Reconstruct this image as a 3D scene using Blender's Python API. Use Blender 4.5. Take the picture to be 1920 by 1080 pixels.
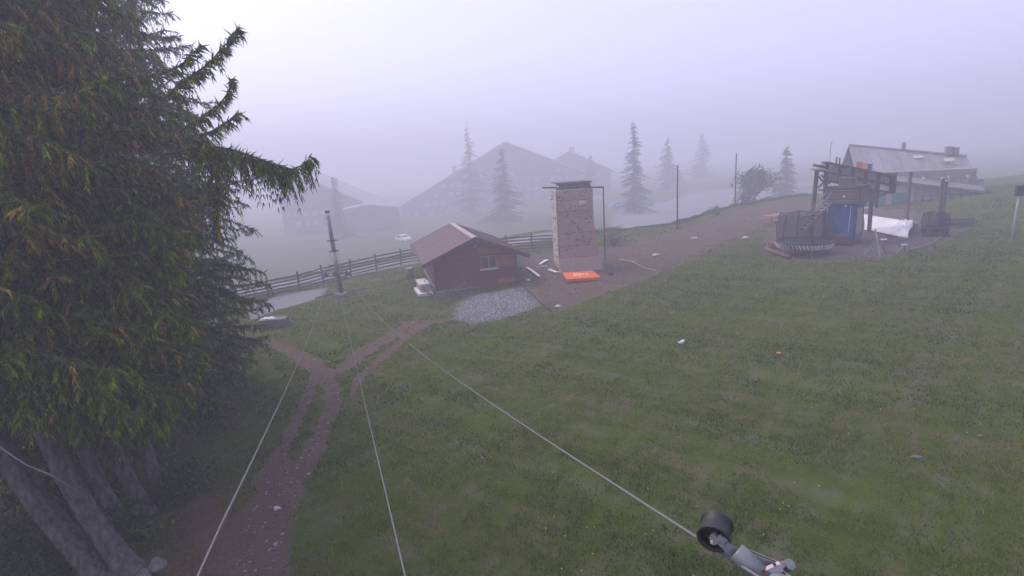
import bpy, math, random
import numpy as np
from mathutils import Vector, Matrix, Euler

for o in list(bpy.data.objects): bpy.data.objects.remove(o)
S = bpy.context.scene
COL = S.collection
R = math.radians
rng = np.random.default_rng(7)
random.seed(7)

# ------------------------------------------------------------------ camera
F = 1050.0; TH = R(12.5); RO = R(3.7); CAM = np.array([0., 0., 7.6])
_f = np.array([0, math.cos(TH), -math.sin(TH)])
_u0 = np.array([0, math.sin(TH), math.cos(TH)]); _r0 = np.array([1., 0, 0])
_r = math.cos(RO)*_r0 - math.sin(RO)*_u0
_u = math.sin(RO)*_r0 + math.cos(RO)*_u0
cam = bpy.data.cameras.new("camera"); camo = bpy.data.objects.new("camera", cam); COL.objects.link(camo)
cam.sensor_width = 36; cam.lens = F/1920*36; cam.clip_start = 0.05; cam.clip_end = 3000
camo.matrix_world = Matrix(((_r[0], _u[0], -_f[0], CAM[0]), (_r[1], _u[1], -_f[1], CAM[1]),
                            (_r[2], _u[2], -_f[2], CAM[2]), (0, 0, 0, 1)))
S.camera = camo
# ------------------------------------------------------------------ sky, sun, exposure
SUN_AZ, SUN_EL = R(-55), R(52)          # azimuth from +Y towards +X
w = bpy.data.worlds.new("World"); S.world = w; w.use_nodes = True
nt = w.node_tree; nt.nodes.clear()
out = nt.nodes.new("ShaderNodeOutputWorld"); bg = nt.nodes.new("ShaderNodeBackground")
sky = nt.nodes.new("ShaderNodeTexSky"); sky.sky_type = 'NISHITA'; sky.sun_disc = False
sky.sun_elevation = SUN_EL; sky.sun_rotation = SUN_AZ; sky.air_density = 1.0; sky.dust_density = 6.0; sky.ozone_density = 1.0
mixn = nt.nodes.new("ShaderNodeMix"); mixn.data_type = 'RGBA'; mixn.inputs[0].default_value = 0.58
mixn.inputs[7].default_value = (4.7, 4.6, 7.0, 1)      # even cloud deck over the fog
nt.links.new(sky.outputs[0], mixn.inputs[6]); nt.links.new(mixn.outputs[2], bg.inputs[0])
bg.inputs[1].default_value = 0.135
nt.links.new(bg.outputs[0], out.inputs[0])
sl = bpy.data.lights.new("sun", 'SUN'); so = bpy.data.objects.new("sun", sl); COL.objects.link(so)
sl.energy = 0.9; sl.angle = R(25); sl.color = (1, 0.93, 0.83)
sd = Vector((math.sin(SUN_AZ)*math.cos(SUN_EL), math.cos(SUN_AZ)*math.cos(SUN_EL), math.sin(SUN_EL)))
so.rotation_euler = sd.to_track_quat('Z', 'Y').to_euler()
S.view_settings.view_transform = 'Standard'; S.view_settings.look = 'None'
S.view_settings.gamma = 1; S.view_settings.exposure = 0.8
S.render.engine = 'CYCLES'
c = S.cycles
c.use_denoising = True; c.denoiser = 'OPENIMAGEDENOISE'
c.max_bounces = 5; c.diffuse_bounces = 2; c.glossy_bounces = 2; c.transmission_bounces = 4; c.volume_bounces = 1
c.transparent_max_bounces = 8; c.use_adaptive_sampling = True; c.adaptive_threshold = 0.02
HAZE = 0.0069

# ------------------------------------------------------------------ projection helpers
def ray(px, py): return _f + (px-960)/F*_r - (py-540)/F*_u
def at(px, py, d): return CAM + ray(px, py)*d          # d = metres along the viewing axis
def proj(P):
    q = np.asarray(P, float) - CAM
    w_ = q @ _f
    w_ = np.where(w_ < 0.05, 0.05, w_)
    return 960 + F*(q @ _r)/w_, 540 - F*(q @ _u)/w_, q @ _f

# ------------------------------------------------------------------ terrain
EX = np.array([-420, -100, -40, -16, 4, 9, 16.5, 26, 35, 60, 110, 420.])
EY = np.array([-90, 4, 37, 52.5, 62, 55, 55.5, 64.5, 70.5, 79, 92, 150.])
def sn(x, y, s, k=0.0):
    return np.sin(x*s+1.3+k)*np.cos(y*s*1.13+.4+k*2) + .5*np.sin(x*s*2.3+y*s*1.7+2+k) + .3*np.cos(x*s*4.1-y*s*3.7+k)
def height(x, y):
    x = np.asarray(x, float); y = np.asarray(y, float)
    xs = np.clip(x, -24, 26)
    p = 0.052*xs + 0.035*np.clip(y-60, 0, 60)*(x > 20)*0 + 0.05*sn(x, y, .35)*.5
    # bank on the right beyond the yard, steepened to darken the right edge
    p = p + 0.16*np.clip(x-33, 0, 70)*np.clip((66-y)/24, 0, 1)
    e = (y - np.interp(x, EX, EY))*0.86
    zv = -6.2 + 0.055*np.clip(x, -60, 80) - 0.01*np.clip(y-110, 0, 80) + .25*sn(x, y, .05)
    d = p - 0.36*np.clip(e, 0, None) - 0.02*np.clip(e, 0, 6)**2
    k = 1.2
    hh = np.clip(.5+.5*(d-zv)/k, 0, 1)
    v = zv*(1-hh) + d*hh + k*hh*(1-hh)
    return np.where(e > 0, np.where(d > zv+k, d, v), p)
_ts = np.concatenate([np.arange(3, 90, .25), np.arange(90, 400, 1.0)])
def G(px, py, dz=0.0):
    v = ray(px, py)
    P = CAM + _ts[:, None]*v
    below = P[:, 2] - height(P[:, 0], P[:, 1]) - dz < 0
    i = int(np.argmax(below))
    if not below.any(): i = len(_ts)-1
    a, b = _ts[max(i-1, 0)], _ts[i]
    for _ in range(18):
        m = (a+b)/2; q = CAM+m*v
        if q[2] - float(height(q[0], q[1])) - dz < 0: b = m
        else: a = m
    return CAM + b*v
def gz(x, y): return float(height(x, y))

# ------------------------------------------------------------------ materials
MATS = {}
def mat(name, col, rough=.8, var=.25, scale=6, bump=.2, bscale=None, metal=0, col2=None, stretch=(1, 1, 1), spec=.3, detail=6):
    if name in MATS: return MATS[name]
    m = bpy.data.materials.new(name); m.use_nodes = True; n = m.node_tree.nodes; l = m.node_tree.links
    b = n["Principled BSDF"]; b.inputs["Roughness"].default_value = rough; b.inputs["Metallic"].default_value = metal
    b.inputs["Specular IOR Level"].default_value = spec
    tc = n.new("ShaderNodeTexCoord"); mp = n.new("ShaderNodeMapping"); mp.inputs["Scale"].default_value = stretch
    l.new(tc.outputs["Object"], mp.inputs[0])
    no = n.new("ShaderNodeTexNoise"); no.inputs["Scale"].default_value = scale; no.inputs["Detail"].default_value = detail
    no.inputs["Roughness"].default_value = .65
    l.new(mp.outputs[0], no.inputs["Vector"])
    rp = n.new("ShaderNodeValToRGB"); rp.color_ramp.elements[0].position = .3; rp.color_ramp.elements[1].position = .72
    c2 = col2 or tuple(min(1, x*(1+var)) for x in col); c1 = tuple(x*(1-var) for x in col)
    if col2: c1 = col
    rp.color_ramp.elements[0].color = (*c1, 1); rp.color_ramp.elements[1].color = (*c2, 1)
    l.new(no.outputs["Fac"], rp.inputs[0])
    oi = n.new("ShaderNodeObjectInfo"); mr = n.new("ShaderNodeMapRange"); mr.inputs[3].default_value = .88; mr.inputs[4].default_value = 1.12
    l.new(oi.outputs["Random"], mr.inputs[0])
    mu = n.new("ShaderNodeMix"); mu.data_type = 'RGBA'; mu.blend_type = 'MULTIPLY'; mu.inputs[0].default_value = 1
    l.new(rp.outputs[0], mu.inputs[6]); l.new(mr.outputs[0], mu.inputs[7]); l.new(mu.outputs[2], b.inputs["Base Color"])
    if bump:
        n2 = n.new("ShaderNodeTexNoise"); n2.inputs["Scale"].default_value = bscale or scale*3; n2.inputs["Detail"].default_value = 4
        l.new(mp.outputs[0], n2.inputs["Vector"])
        bp = n.new("ShaderNodeBump"); bp.inputs["Strength"].default_value = bump; bp.inputs["Distance"].default_value = .03
        l.new(n2.outputs["Fac"], bp.inputs["Height"]); l.new(bp.outputs[0], b.inputs["Normal"])
    MATS[name] = m; return m
def mat_attr(name, rough=.75, spec=.2, transl=0.0):
    if name in MATS: return MATS[name]
    m = bpy.data.materials.new(name); m.use_nodes = True; n = m.node_tree.nodes; l = m.node_tree.links
    b = n["Principled BSDF"]; b.inputs["Roughness"].default_value = rough; b.inputs["Specular IOR Level"].default_value = spec
    a = n.new("ShaderNodeAttribute"); a.attribute_name = "tint"
    l.new(a.outputs["Color"], b.inputs["Base Color"])
    if transl:
        t = n.new("ShaderNodeBsdfTranslucent"); mx = n.new("ShaderNodeMixShader"); mx.inputs[0].default_value = transl
        l.new(a.outputs["Color"], t.inputs[0]); l.new(b.outputs[0], mx.inputs[1]); l.new(t.outputs[0], mx.inputs[2])
        l.new(mx.outputs[0], n["Material Output"].inputs[0])
    MATS[name] = m; return m

# ------------------------------------------------------------------ object helpers
def tag(o, label=None, cat=None, group=None, kind=None):
    if label: o["label"] = label
    if cat: o["category"] = cat
    if group: o["group"] = group
    if kind: o["kind"] = kind
    return o
def thing(name, label, cat, loc=(0, 0, 0), rz=0, group=None):
    o = bpy.data.objects.new(name, None); COL.objects.link(o); o.empty_display_size = .2
    o.location = loc; o.rotation_euler = (0, 0, rz)
    return tag(o, label, cat, group)
def rotm(ax, ang): return np.array(Matrix.Rotation(ang, 3, ax))
class MB:
    def __init__(s): s.v = []; s.f = []
    def add(s, vs, fs):
        k = len(s.v); s.v += [tuple(map(float, p)) for p in vs]; s.f += [tuple(i+k for i in q) for q in fs]; return s
    def box(s, c, d, M=None, bev=0.0):
        x, y, z = d[0]/2, d[1]/2, d[2]/2; c = np.array(c, float)
        if bev:
            b = min(bev, x*.9, y*.9, z*.9)
            vs = []
            for sz in (-1, 1):
                for (px, py) in ((x-b, y), (x, y-b), (x, -y+b), (x-b, -y), (-x+b, -y), (-x, -y+b), (-x, y-b), (-x+b, y)):
                    vs.append((px, py, sz*z))
            fs = [tuple(range(8))[::1], tuple(range(15, 7, -1))] + [(i, i+8, (i+1) % 8+8, (i+1) % 8) for i in range(8)]
            fs = [f[::-1] for f in fs[:2]] + fs[2:]
        else:
            vs = [(sx*x, sy*y, sz*z) for sz in (-1, 1) for sx, sy in ((-1, -1), (1, -1), (1, 1), (-1, 1))]
            fs = [(3, 2, 1, 0), (4, 5, 6, 7), (0, 1, 5, 4), (1, 2, 6, 5), (2, 3, 7, 6), (3, 0, 4, 7)]
        vs = np.array(vs)
        if M is not None: vs = vs @ np.asarray(M).T
        return s.add(vs + c, fs)
    def bar(s, a, b, wd, ht, up=(0, 0, 1)):
        a = np.array(a, float); b = np.array(b, float); d = b-a; L = np.linalg.norm(d); d = d/L
        up = np.array(up, float); sd_ = np.cross(d, up)
        if np.linalg.norm(sd_) < 1e-4: sd_ = np.cross(d, (1., 0, 0))
        sd_ /= np.linalg.norm(sd_); u2 = np.cross(sd_, d)
        return s.box((a+b)/2, (L, wd, ht), np.stack([d, sd_, u2], 1))
    def tube(s, pts, rad, n=8, caps=True):
        pts = np.array(pts, float); m = len(pts); rad = np.broadcast_to(np.array(rad, float), (m,))
        tg = np.gradient(pts, axis=0); tg /= np.linalg.norm(tg, axis=1)[:, None]+1e-9
        ref = np.array([0, 0, 1.]) if abs(tg[0][2]) < .9 else np.array([1., 0, 0])
        vs = []; a = np.arange(n)/n*2*math.pi
        for i in range(m):
            n1 = np.cross(tg[i], ref); n1 /= np.linalg.norm(n1)+1e-9; n2 = np.cross(tg[i], n1)
            vs += list(pts[i] + rad[i]*(np.cos(a)[:, None]*n1 + np.sin(a)[:, None]*n2))
        fs = [(i*n+j, i*n+(j+1) % n, (i+1)*n+(j+1) % n, (i+1)*n+j) for i in range(m-1) for j in range(n)]
        if caps: fs += [tuple(range(n))[::-1], tuple((m-1)*n+j for j in range(n))]
        return s.add(vs, fs)
    def cyl(s, a, b, r0, r1=None, n=12): return s.tube([a, b], [r0, r0 if r1 is None else r1], n)
    def prism(s, poly, axis_vec, origin=(0, 0, 0), ex=(1, 0, 0), ey=(0, 0, 1)):
        o = np.array(origin, float); ex = np.array(ex, float); ey = np.array(ey, float); av = np.array(axis_vec, float)
        A = [o+p[0]*ex+p[1]*ey for p in poly]; B = [p+av for p in A]; n = len(A)
        return s.add(A+B, [tuple(range(n)), tuple(range(2*n-1, n-1, -1))] + [(i, i+n, (i+1) % n+n, (i+1) % n) for i in range(n)])
    def mesh(s, name, m, smooth=False):
        me = bpy.data.meshes.new(name); me.from_pydata(s.v, [], s.f); me.materials.append(m)
        import bmesh
        bm = bmesh.new(); bm.from_mesh(me); bmesh.ops.recalc_face_normals(bm, faces=bm.faces); bm.to_mesh(me); bm.free()
        if smooth: me.polygons.foreach_set("use_smooth", [True]*len(me.polygons))
        return me
    def build(s, name, m, parent=None, smooth=False):
        return link(name, s.mesh(name, m, smooth), parent)
def link(name, me, parent=None, loc=None, rot=None):
    o = bpy.data.objects.new(name, me); COL.objects.link(o)
    if parent: o.parent = parent
    if loc is not None: o.location = loc
    if rot is not None: o.rotation_euler = rot
    return o
def np_mesh(name, V, Fs, m, tint=None, smooth=False):
    me = bpy.data.meshes.new(name); V = np.asarray(V, np.float32); Fs = np.asarray(Fs, np.int32)
    k = Fs.shape[1]
    me.vertices.add(len(V)); me.vertices.foreach_set("co", V.ravel())
    me.loops.add(Fs.size); me.loops.foreach_set("vertex_index", Fs.ravel())
    me.polygons.add(len(Fs)); me.polygons.foreach_set("loop_start", np.arange(0, Fs.size, k, dtype=np.int32))
    me.polygons.foreach_set("loop_total", np.full(len(Fs), k, np.int32))
    if smooth: me.polygons.foreach_set("use_smooth", np.ones(len(Fs), bool))
    me.update(calc_edges=True)
    if tint is not None:
        a = me.attributes.new("tint", 'FLOAT_COLOR', 'POINT')
        t = np.ones((len(V), 4), np.float32); t[:, :3] = tint; a.data.foreach_set("color", t.ravel())
    me.materials.append(m); return me
def copy_thing(o, loc, rz=None, scale=None, **kw):
    c_ = o.copy(); COL.objects.link(c_); c_.location = loc
    if rz is not None: c_.rotation_euler = (0, 0, rz)
    if scale: c_.scale = scale
    for ch in o.children:
        d = ch.copy(); COL.objects.link(d); d.parent = c_
        for g in ch.children:
            e = g.copy(); COL.objects.link(e); e.parent = d
    return tag(c_, **kw)
def nrm(a): return a/(np.linalg.norm(a, axis=-1, keepdims=True)+1e-9)

# ================================================================== GROUND
def in_poly(px, py, poly):
    inside = np.zeros(px.shape, bool); n = len(poly)
    for i in range(n):
        x1, y1 = poly[i]; x2, y2 = poly[(i+1) % n]
        cnd = ((y1 > py) != (y2 > py)) & (px < (x2-x1)*(py-y1)/(y2-y1+1e-9)+x1)
        inside ^= cnd
    return inside
def plan(poly): return [tuple(G(*p)[:2]) for p in poly]
def seg_dist(x, y, pts, widths):
    best = np.full(x.shape, 9.0)
    for (a, b, wa, wb) in zip(pts[:-1], pts[1:], widths[:-1], widths[1:]):
        ax, ay = a; bx, by = b; dx, dy = bx-ax, by-ay; L2 = dx*dx+dy*dy+1e-9
        t = np.clip(((x-ax)*dx+(y-ay)*dy)/L2, 0, 1)
        d = np.hypot(x-ax-t*dx, y-ay-t*dy)/(wa+(wb-wa)*t)
        best = np.minimum(best, d)
    return best          # 1 at the edge of the strip
def poly_soft(x, y, poly, soft):
    ins = in_poly(x, y, poly); d = seg_dist(x, y, poly+[poly[0]], [1]*(len(poly)+1))
    return np.clip(.5 + np.where(ins, d, -d)/soft/2, 0, 1)
TRACKS = [  # photo points on the ground, half width in metres
    ([(500, 900), (535, 830), (565, 770), (590, 712), (600, 695)], [.45, .26, .24, .26, .4]),
    ([(560, 890), (600, 815), (622, 765), (622, 722), (603, 697)], [.5, .34, .34, .36, .5]),
    ([(600, 697), (575, 676), (545, 655), (505, 640), (470, 630)], [.5, .5, .42, .38, .3]),
    ([(635, 697), (668, 670), (705, 645), (745, 620), (775, 604)], [.35, .6, .6, .55, .5]),
    ([(672, 712), (705, 680), (740, 650), (765, 628), (800, 604)], [.22, .3, .34, .34, .6]),
    ([(660, 740), (668, 720), (680, 700)], [.12, .18, .22]),
    ([(440, 1140), (460, 1060), (490, 985), (520, 920), (530, 880)], [1.0, .95, .85, .65, .55]),
    ([(800, 604), (850, 598), (900, 600)], [.5, .4, .2]),
]
TRACKS = [(plan(p), w_) for p, w_ in TRACKS]
YARD = plan([(972, 478), (1045, 470), (1130, 462), (1200, 446), (1270, 433), (1380, 396), (1480, 377), (1545, 380), (1440, 425), (1330, 468), (1235, 515), (1120, 556), (1040, 584), (1000, 560), (975, 530)])
GRAVEL = plan([(852, 582), (880, 556), (940, 545), (985, 537), (1008, 573), (965, 590), (880, 606)])
YARD2 = plan([(1440, 470), (1500, 487), (1580, 484), (1650, 482), (1730, 462), (1800, 432), (1790, 408), (1700, 395), (1560, 385), (1480, 395), (1435, 440)])
PAVE = plan([(470, 572), (530, 551), (612, 540), (600, 558), (560, 570), (515, 582), (470, 600)])
NEEDLE = plan([(300, 1100), (320, 1000), (350, 945), (420, 900), (440, 960), (440, 1100)])
UNDER_TREES = plan([(-300, 1200), (330, 1080), (310, 960), (390, 780), (510, 650), (500, 610), (300, 600), (-300, 700)])
ROAD = [(-60, 30.5), (-40, 38), (-16, 47.2), (4.2, 57.4), (7, 57.2)]
LOT = plan([(1090, 470), (1150, 400), (1290, 366), (1420, 345), (1520, 345), (1480, 374), (1380, 394), (1270, 430), (1160, 458)])
def masks(x, y):
    e = (y - np.interp(x, EX, EY))*.86
    wob = .5*sn(x, y, 2.1)+.4*sn(x, y, 5.3, 1)
    dirt = np.zeros(x.shape)
    for p, w_ in TRACKS:
        d = seg_dist(x, y, p, w_); dirt = np.maximum(dirt, np.clip((1.12 + .24*wob - d)*1.9, 0, 1))
    dirt = np.maximum(dirt, np.clip(poly_soft(x, y, YARD, 1.0) + .12*wob, 0, 1)*.95)
    dirt = np.maximum(dirt, np.clip(poly_soft(x, y, YARD2, 1.2) + .12*wob, 0, 1))
    need = np.clip(poly_soft(x, y, NEEDLE, .7) + .2*wob, 0, 1)
    dirt = np.maximum(dirt, need*.8)
    under_trees = poly_soft(x, y, UNDER_TREES, 1.0)
    dirt = np.maximum(dirt, under_trees*.45)  # soil mixed into the turf under the spruces
    grav = np.clip(poly_soft(x, y, GRAVEL, .6) + .22*wob, 0, 1)
    grav2 = poly_soft(x, y, YARD2, 1.2)
    road = np.clip((1-seg_dist(x, y, ROAD, [2.4]*5))*4, 0, 1)
    road = np.maximum(road, poly_soft(x, y, PAVE, .25)); road = np.maximum(road, poly_soft(x, y, LOT, 1.5)*(e > .8))
    dirt[(e > 0) & (road < .1)] *= .2
    return np.clip(dirt, 0, 1), grav, road, need, grav2
def axis(*segs):
    return np.unique(np.concatenate([np.arange(a, b, s) for a, b, s in segs]).round(4))
gx = axis((-720, -60, 15), (-60, -22, 1), (-22, 32, .24), (32, 60, .7), (60, 721, 15))
gy = axis((-720, 0, 20), (0, 6, .7), (6, 62, .24), (62, 150, 1), (150, 721, 12))
X, Y = np.meshgrid(gx, gy); Z = height(X, Y)
dirt, grav, road, need, grav2 = masks(X.ravel(), Y.ravel())
Z = Z + (-.05*dirt - .03*grav - .02*road).reshape(Z.shape) + (rng.random(Z.shape)-.5)*.025*(np.abs(X) < 60)*(1-road.reshape(Z.shape))
ny, nx = X.shape
idx = np.arange(nx*ny).reshape(ny, nx)
Fq = np.stack([idx[:-1, :-1], idx[:-1, 1:], idx[1:, 1:], idx[1:, :-1]], -1).reshape(-1, 4)
def ground_mat():
    m = bpy.data.materials.new("ground"); m.use_nodes = True; n = m.node_tree.nodes; l = m.node_tree.links
    b = n["Principled BSDF"]; b.inputs["Roughness"].default_value = 1.0; b.inputs["Specular IOR Level"].default_value = 0
    geo = n.new("ShaderNodeNewGeometry")
    def noise(sc, det=5, ro=.6):
        t = n.new("ShaderNodeTexNoise"); t.inputs["Scale"].default_value = sc; t.inputs["Detail"].default_value = det
        t.inputs["Roughness"].default_value = ro; l.new(geo.outputs["Position"], t.inputs["Vector"]); return t
    def ramp(src, p0, p1, c0, c1):
        r_ = n.new("ShaderNodeValToRGB"); e = r_.color_ramp.elements
        e[0].position = p0; e[1].position = p1; e[0].color = (*c0, 1); e[1].color = (*c1, 1); l.new(src, r_.inputs[0]); return r_
    def mix(fac, a, b_):
        x = n.new("ShaderNodeMix"); x.data_type = 'RGBA'
        l.new(fac, x.inputs[0]); l.new(a, x.inputs[6]); l.new(b_, x.inputs[7]); return x.outputs[2]
    at_ = n.new("ShaderNodeAttribute"); at_.attribute_name = "tint"
    sp = n.new("ShaderNodeSeparateColor"); l.new(at_.outputs["Color"], sp.inputs[0])
    at2 = n.new("ShaderNodeAttribute"); at2.attribute_name = "tint2"
    sp2 = n.new("ShaderNodeSeparateColor"); l.new(at2.outputs["Color"], sp2.inputs[0])
    big = noise(.35, 4); mid = noise(2.2, 5); fine = noise(22, 6, .7); tiny = noise(70, 3)
    g1 = ramp(mid.outputs[0], .3, .7, (.030, .060, .005), (.085, .116, .013))
    g2 = ramp(fine.outputs[0], .3, .75, (.030, .044, .006), (.115, .132, .020))
    gm = n.new("ShaderNodeMix"); gm.data_type = 'RGBA'; gm.inputs[0].default_value = .5
    l.new(g1.outputs[0], gm.inputs[6]); l.new(g2.outputs[0], gm.inputs[7])
    so1 = ramp(fine.outputs[0], .3, .72, (.062, .044, .032), (.16, .120, .092))
    ne1 = ramp(fine.outputs[0], .3, .72, (.06, .030, .022), (.15, .082, .06))
    gr1 = ramp(tiny.outputs[0], .3, .7, (.09, .09, .098), (.27, .27, .28))
    gr2 = ramp(tiny.outputs[0], .3, .7, (.06, .056, .06), (.14, .13, .135))
    as1 = ramp(fine.outputs[0], .2, .8, (.16, .155, .16), (.24, .235, .24))
    # bald patches in the turf
    bp_ = ramp(mid.outputs[0], .48, .64, (0, 0, 0), (1, 1, 1)); bg_ = ramp(big.outputs[0], .42, .6, (0, 0, 0), (.9, .9, .9))
    mm = n.new("ShaderNodeMath"); mm.operation = 'MULTIPLY'; l.new(bp_.outputs[0], mm.inputs[0]); l.new(bg_.outputs[0], mm.inputs[1])
    col = mix(mm.outputs[0], gm.outputs[2], so1.outputs[0])
    # ragged edge for worn soil
    ad = n.new("ShaderNodeMath"); ad.operation = 'MULTIPLY_ADD'; ad.inputs[1].default_value = 1.6; ad.inputs[2].default_value = -.8
    l.new(fine.outputs[0], ad.inputs[0])
    a2 = n.new("ShaderNodeMath"); a2.operation = 'ADD'; l.new(sp.outputs[0], a2.inputs[0]); l.new(ad.outputs[0], a2.inputs[1])
    rg = ramp(a2.outputs[0], .35, .6, (0, 0, 0), (1, 1, 1))
    col = mix(rg.outputs[0], col, so1.outputs[0])
    col = mix(sp2.outputs[0], col, ne1.outputs[0])
    col = mix(sp2.outputs[1], col, gr2.outputs[0])
    col = mix(sp.outputs[1], col, gr1.outputs[0])
    col = mix(sp.outputs[2], col, as1.outputs[0])
    l.new(col, b.inputs["Base Color"])
    bm_ = n.new("ShaderNodeBump"); bm_.inputs["Strength"].default_value = .8; bm_.inputs["Distance"].default_value = .06
    l.new(fine.outputs[0], bm_.inputs["Height"]); l.new(bm_.outputs[0], b.inputs["Normal"])
    return m
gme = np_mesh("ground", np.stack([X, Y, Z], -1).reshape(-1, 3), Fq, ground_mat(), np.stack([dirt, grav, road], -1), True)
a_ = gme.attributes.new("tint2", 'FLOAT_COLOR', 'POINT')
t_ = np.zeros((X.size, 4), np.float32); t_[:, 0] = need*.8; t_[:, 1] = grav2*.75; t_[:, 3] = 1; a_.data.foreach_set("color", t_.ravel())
tag(link("ground", gme), kind="structure")

# ---- grass blades
def blades(n, rmin, rmax, wd, ht, seed):
    g = np.random.default_rng(seed)
    az = g.uniform(R(-52), R(52), n); rr = rmin*(rmax/rmin)**(g.random(n)**.8)
    x = rr*np.sin(az); y = rr*np.cos(az)
    d, gr, ro, ne, g2 = masks(x, y)
    e = (y - np.interp(x, EX, EY))
    clump = np.clip(.45+.4*sn(x, y, 1.3, 3)+.3*sn(x*1.1+y*.4, y-.3*x, 3.7, 1), 0, 1.6); fieldn = .5+.5*sn(x, y, .45, 5)
    keep = (d*1.25 + gr*2 + ro*2 + np.clip(-sn(x+.6*y, y, .53, 9)-.55, 0, 1)*.9+np.clip(-sn(x-.3*y, y, 1.9, 4)-.85, 0, 1)*.8 < g.random(n)) & (e < 1.5)
    x, y, clump, fieldn, rr = x[keep], y[keep], clump[keep], fieldn[keep], rr[keep]; m = len(x)
    z = height(x, y)-.02
    a = g.uniform(0, 2*math.pi, m); h = ht*g.uniform(.5, 1.3, m)*(.6+.6*clump); ww = wd*g.uniform(.6, 1.4, m)*np.clip(rr/16, .75, 3)
    lean = g.normal(0, .45, (m, 2))
    P = np.stack([x, y, z], -1); sdv = np.stack([np.cos(a), np.sin(a), 0*a], -1)*ww[:, None]
    tip = P + np.stack([lean[:, 0]*h, lean[:, 1]*h, h], -1)
    V = np.stack([P-sdv, P+sdv, tip], 1).reshape(-1, 3)
    t = g.random(m)[:, None]; f = np.clip(fieldn + g.normal(0, .25, m), 0, 1)[:, None]
    A = np.array([.022, .068, .003]); B = np.array([.130, .165, .010]); C_ = np.array([.16, .12, .065])
    colr = (A*(1-f)+B*f)*(.55+.95*t)
    dry = (g.random(m) < .08+.22*np.clip(sn(x-.5*y, y, .8, 6)-.3, 0, 1)); colr[dry] = C_*(.7+.6*t[dry])
    return V, np.arange(3*m).reshape(-1, 3), np.repeat(colr, 3, 0)
gb = [blades(600000, 6.5, 62, .013, .085, 3)]
tag(link("grass", np_mesh("grass", gb[0][0], gb[0][1], mat_attr("grass_blade", .9, 0.0, .25), gb[0][2])),
    "short patchy green turf blades all over the meadow", "grass", kind="stuff")

# ---- dandelions
n_ = 420; az = rng.uniform(R(-28), R(48), n_); rr = 8.5*(45/8.5)**rng.random(n_); fx, fy = rr*np.sin(az), rr*np.cos(az)
k_ = (masks(fx, fy)[0] < .3) & (sn(fx, fy, .5, 2)+rng.normal(0, .4, n_) > .35); fx, fy = fx[k_], fy[k_]; m_ = len(fx); fz = height(fx, fy)+rng.uniform(.05, .1, m_)
ah = np.arange(6)/6*6.283; rd_ = (.011+.0005*np.hypot(fx, fy))[:, None]
V = np.stack([fx[:, None]+rd_*np.cos(ah), fy[:, None]+rd_*np.sin(ah), fz[:, None]+rng.normal(0, .006, (m_, 6))], -1).reshape(-1, 3)
tag(link("dandelions", np_mesh("dandelions", V, np.arange(6*m_).reshape(-1, 6), mat_attr("petal", .8, .1), np.tile([[.42, .34, .03]], (6*m_, 1)))), "tiny yellow dandelions dotted through the meadow", "flowers", kind="stuff")

# ---- loose stones
def pebbles(x, y, size, seed, cols, sink=.2):
    g = np.random.default_rng(seed); m = len(x)
    base = np.array([(1, 0, 0), (-1, 0, 0), (0, 1, 0), (0, -1, 0), (0, 0, 1), (0, 0, -1)], float)
    fc = np.array([(0, 2, 4), (2, 1, 4), (1, 3, 4), (3, 0, 4), (2, 0, 5), (1, 2, 5), (3, 1, 5), (0, 3, 5)])
    sc = size[:, None, None]*g.uniform(.55, 1.2, (m, 6, 1))*np.array([1, .8, .55])
    a = g.uniform(0, 6.28, m); ca, sa = np.cos(a), np.sin(a)
    v = base[None]*sc
    vx = v[..., 0]*ca[:, None]-v[..., 1]*sa[:, None]; vy = v[..., 0]*sa[:, None]+v[..., 1]*ca[:, None]
    V = np.stack([vx+x[:, None], vy+y[:, None], v[..., 2]+(height(x, y)+size*sink-.04)[:, None]], -1).reshape(-1, 3)
    Fc = (np.arange(m)*6)[:, None, None]+fc[None]
    cc = np.array(cols)[g.integers(0, len(cols), m)]*g.uniform(.6, 1.3, (m, 1))
    return V, Fc.reshape(-1, 3), np.repeat(cc, 6, 0)
n_ = 60000; az = rng.uniform(R(-45), R(48), n_); rr = 8*(60/8)**rng.random(n_); px_, py_ = rr*np.sin(az), rr*np.cos(az)
d_, g_, r_, ne_, g2_ = masks(px_, py_)
k_ = (d_*(1-.7*ne_) > .5+.5*rng.random(n_)) & (g_ < .3) & (r_ < .3) & (rng.random(n_) < .75); px_, py_ = px_[k_], py_[k_]
V, Fc, cc = pebbles(px_, py_, rng.gamma(2.0, .0105, len(px_))+.008*np.hypot(px_, py_)/14, 5, [(.16, .13, .115), (.20, .17, .15), (.11, .085, .075), (.33, .31, .30)])
tag(link("loose_stones", np_mesh("loose_stones", V, Fc, mat_attr("stone_tint", .9, .2), cc)), "small loose stones on the dirt track and yards", "stones", kind="stuff")
gp = np.array(GRAVEL); n_ = 16000
px_ = rng.uniform(gp[:, 0].min()-.5, gp[:, 0].max()+.5, n_); py_ = rng.uniform(gp[:, 1].min()-.5, gp[:, 1].max()+.5, n_)
k_ = masks(px_, py_)[1] > rng.uniform(.3, .9, n_); px_, py_ = px_[k_], py_[k_]
V, Fc, cc = pebbles(px_, py_, rng.uniform(.022, .055, len(px_)), 6, [(.30, .30, .31), (.20, .20, .215), (.42, .42, .43), (.13, .13, .14)], .45)
tag(link("gravel_patch", np_mesh("gravel_patch", V, Fc, MATS["stone_tint"], cc)), "pale grey gravel spread in front of the brown shed", "gravel", kind="stuff")

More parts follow.
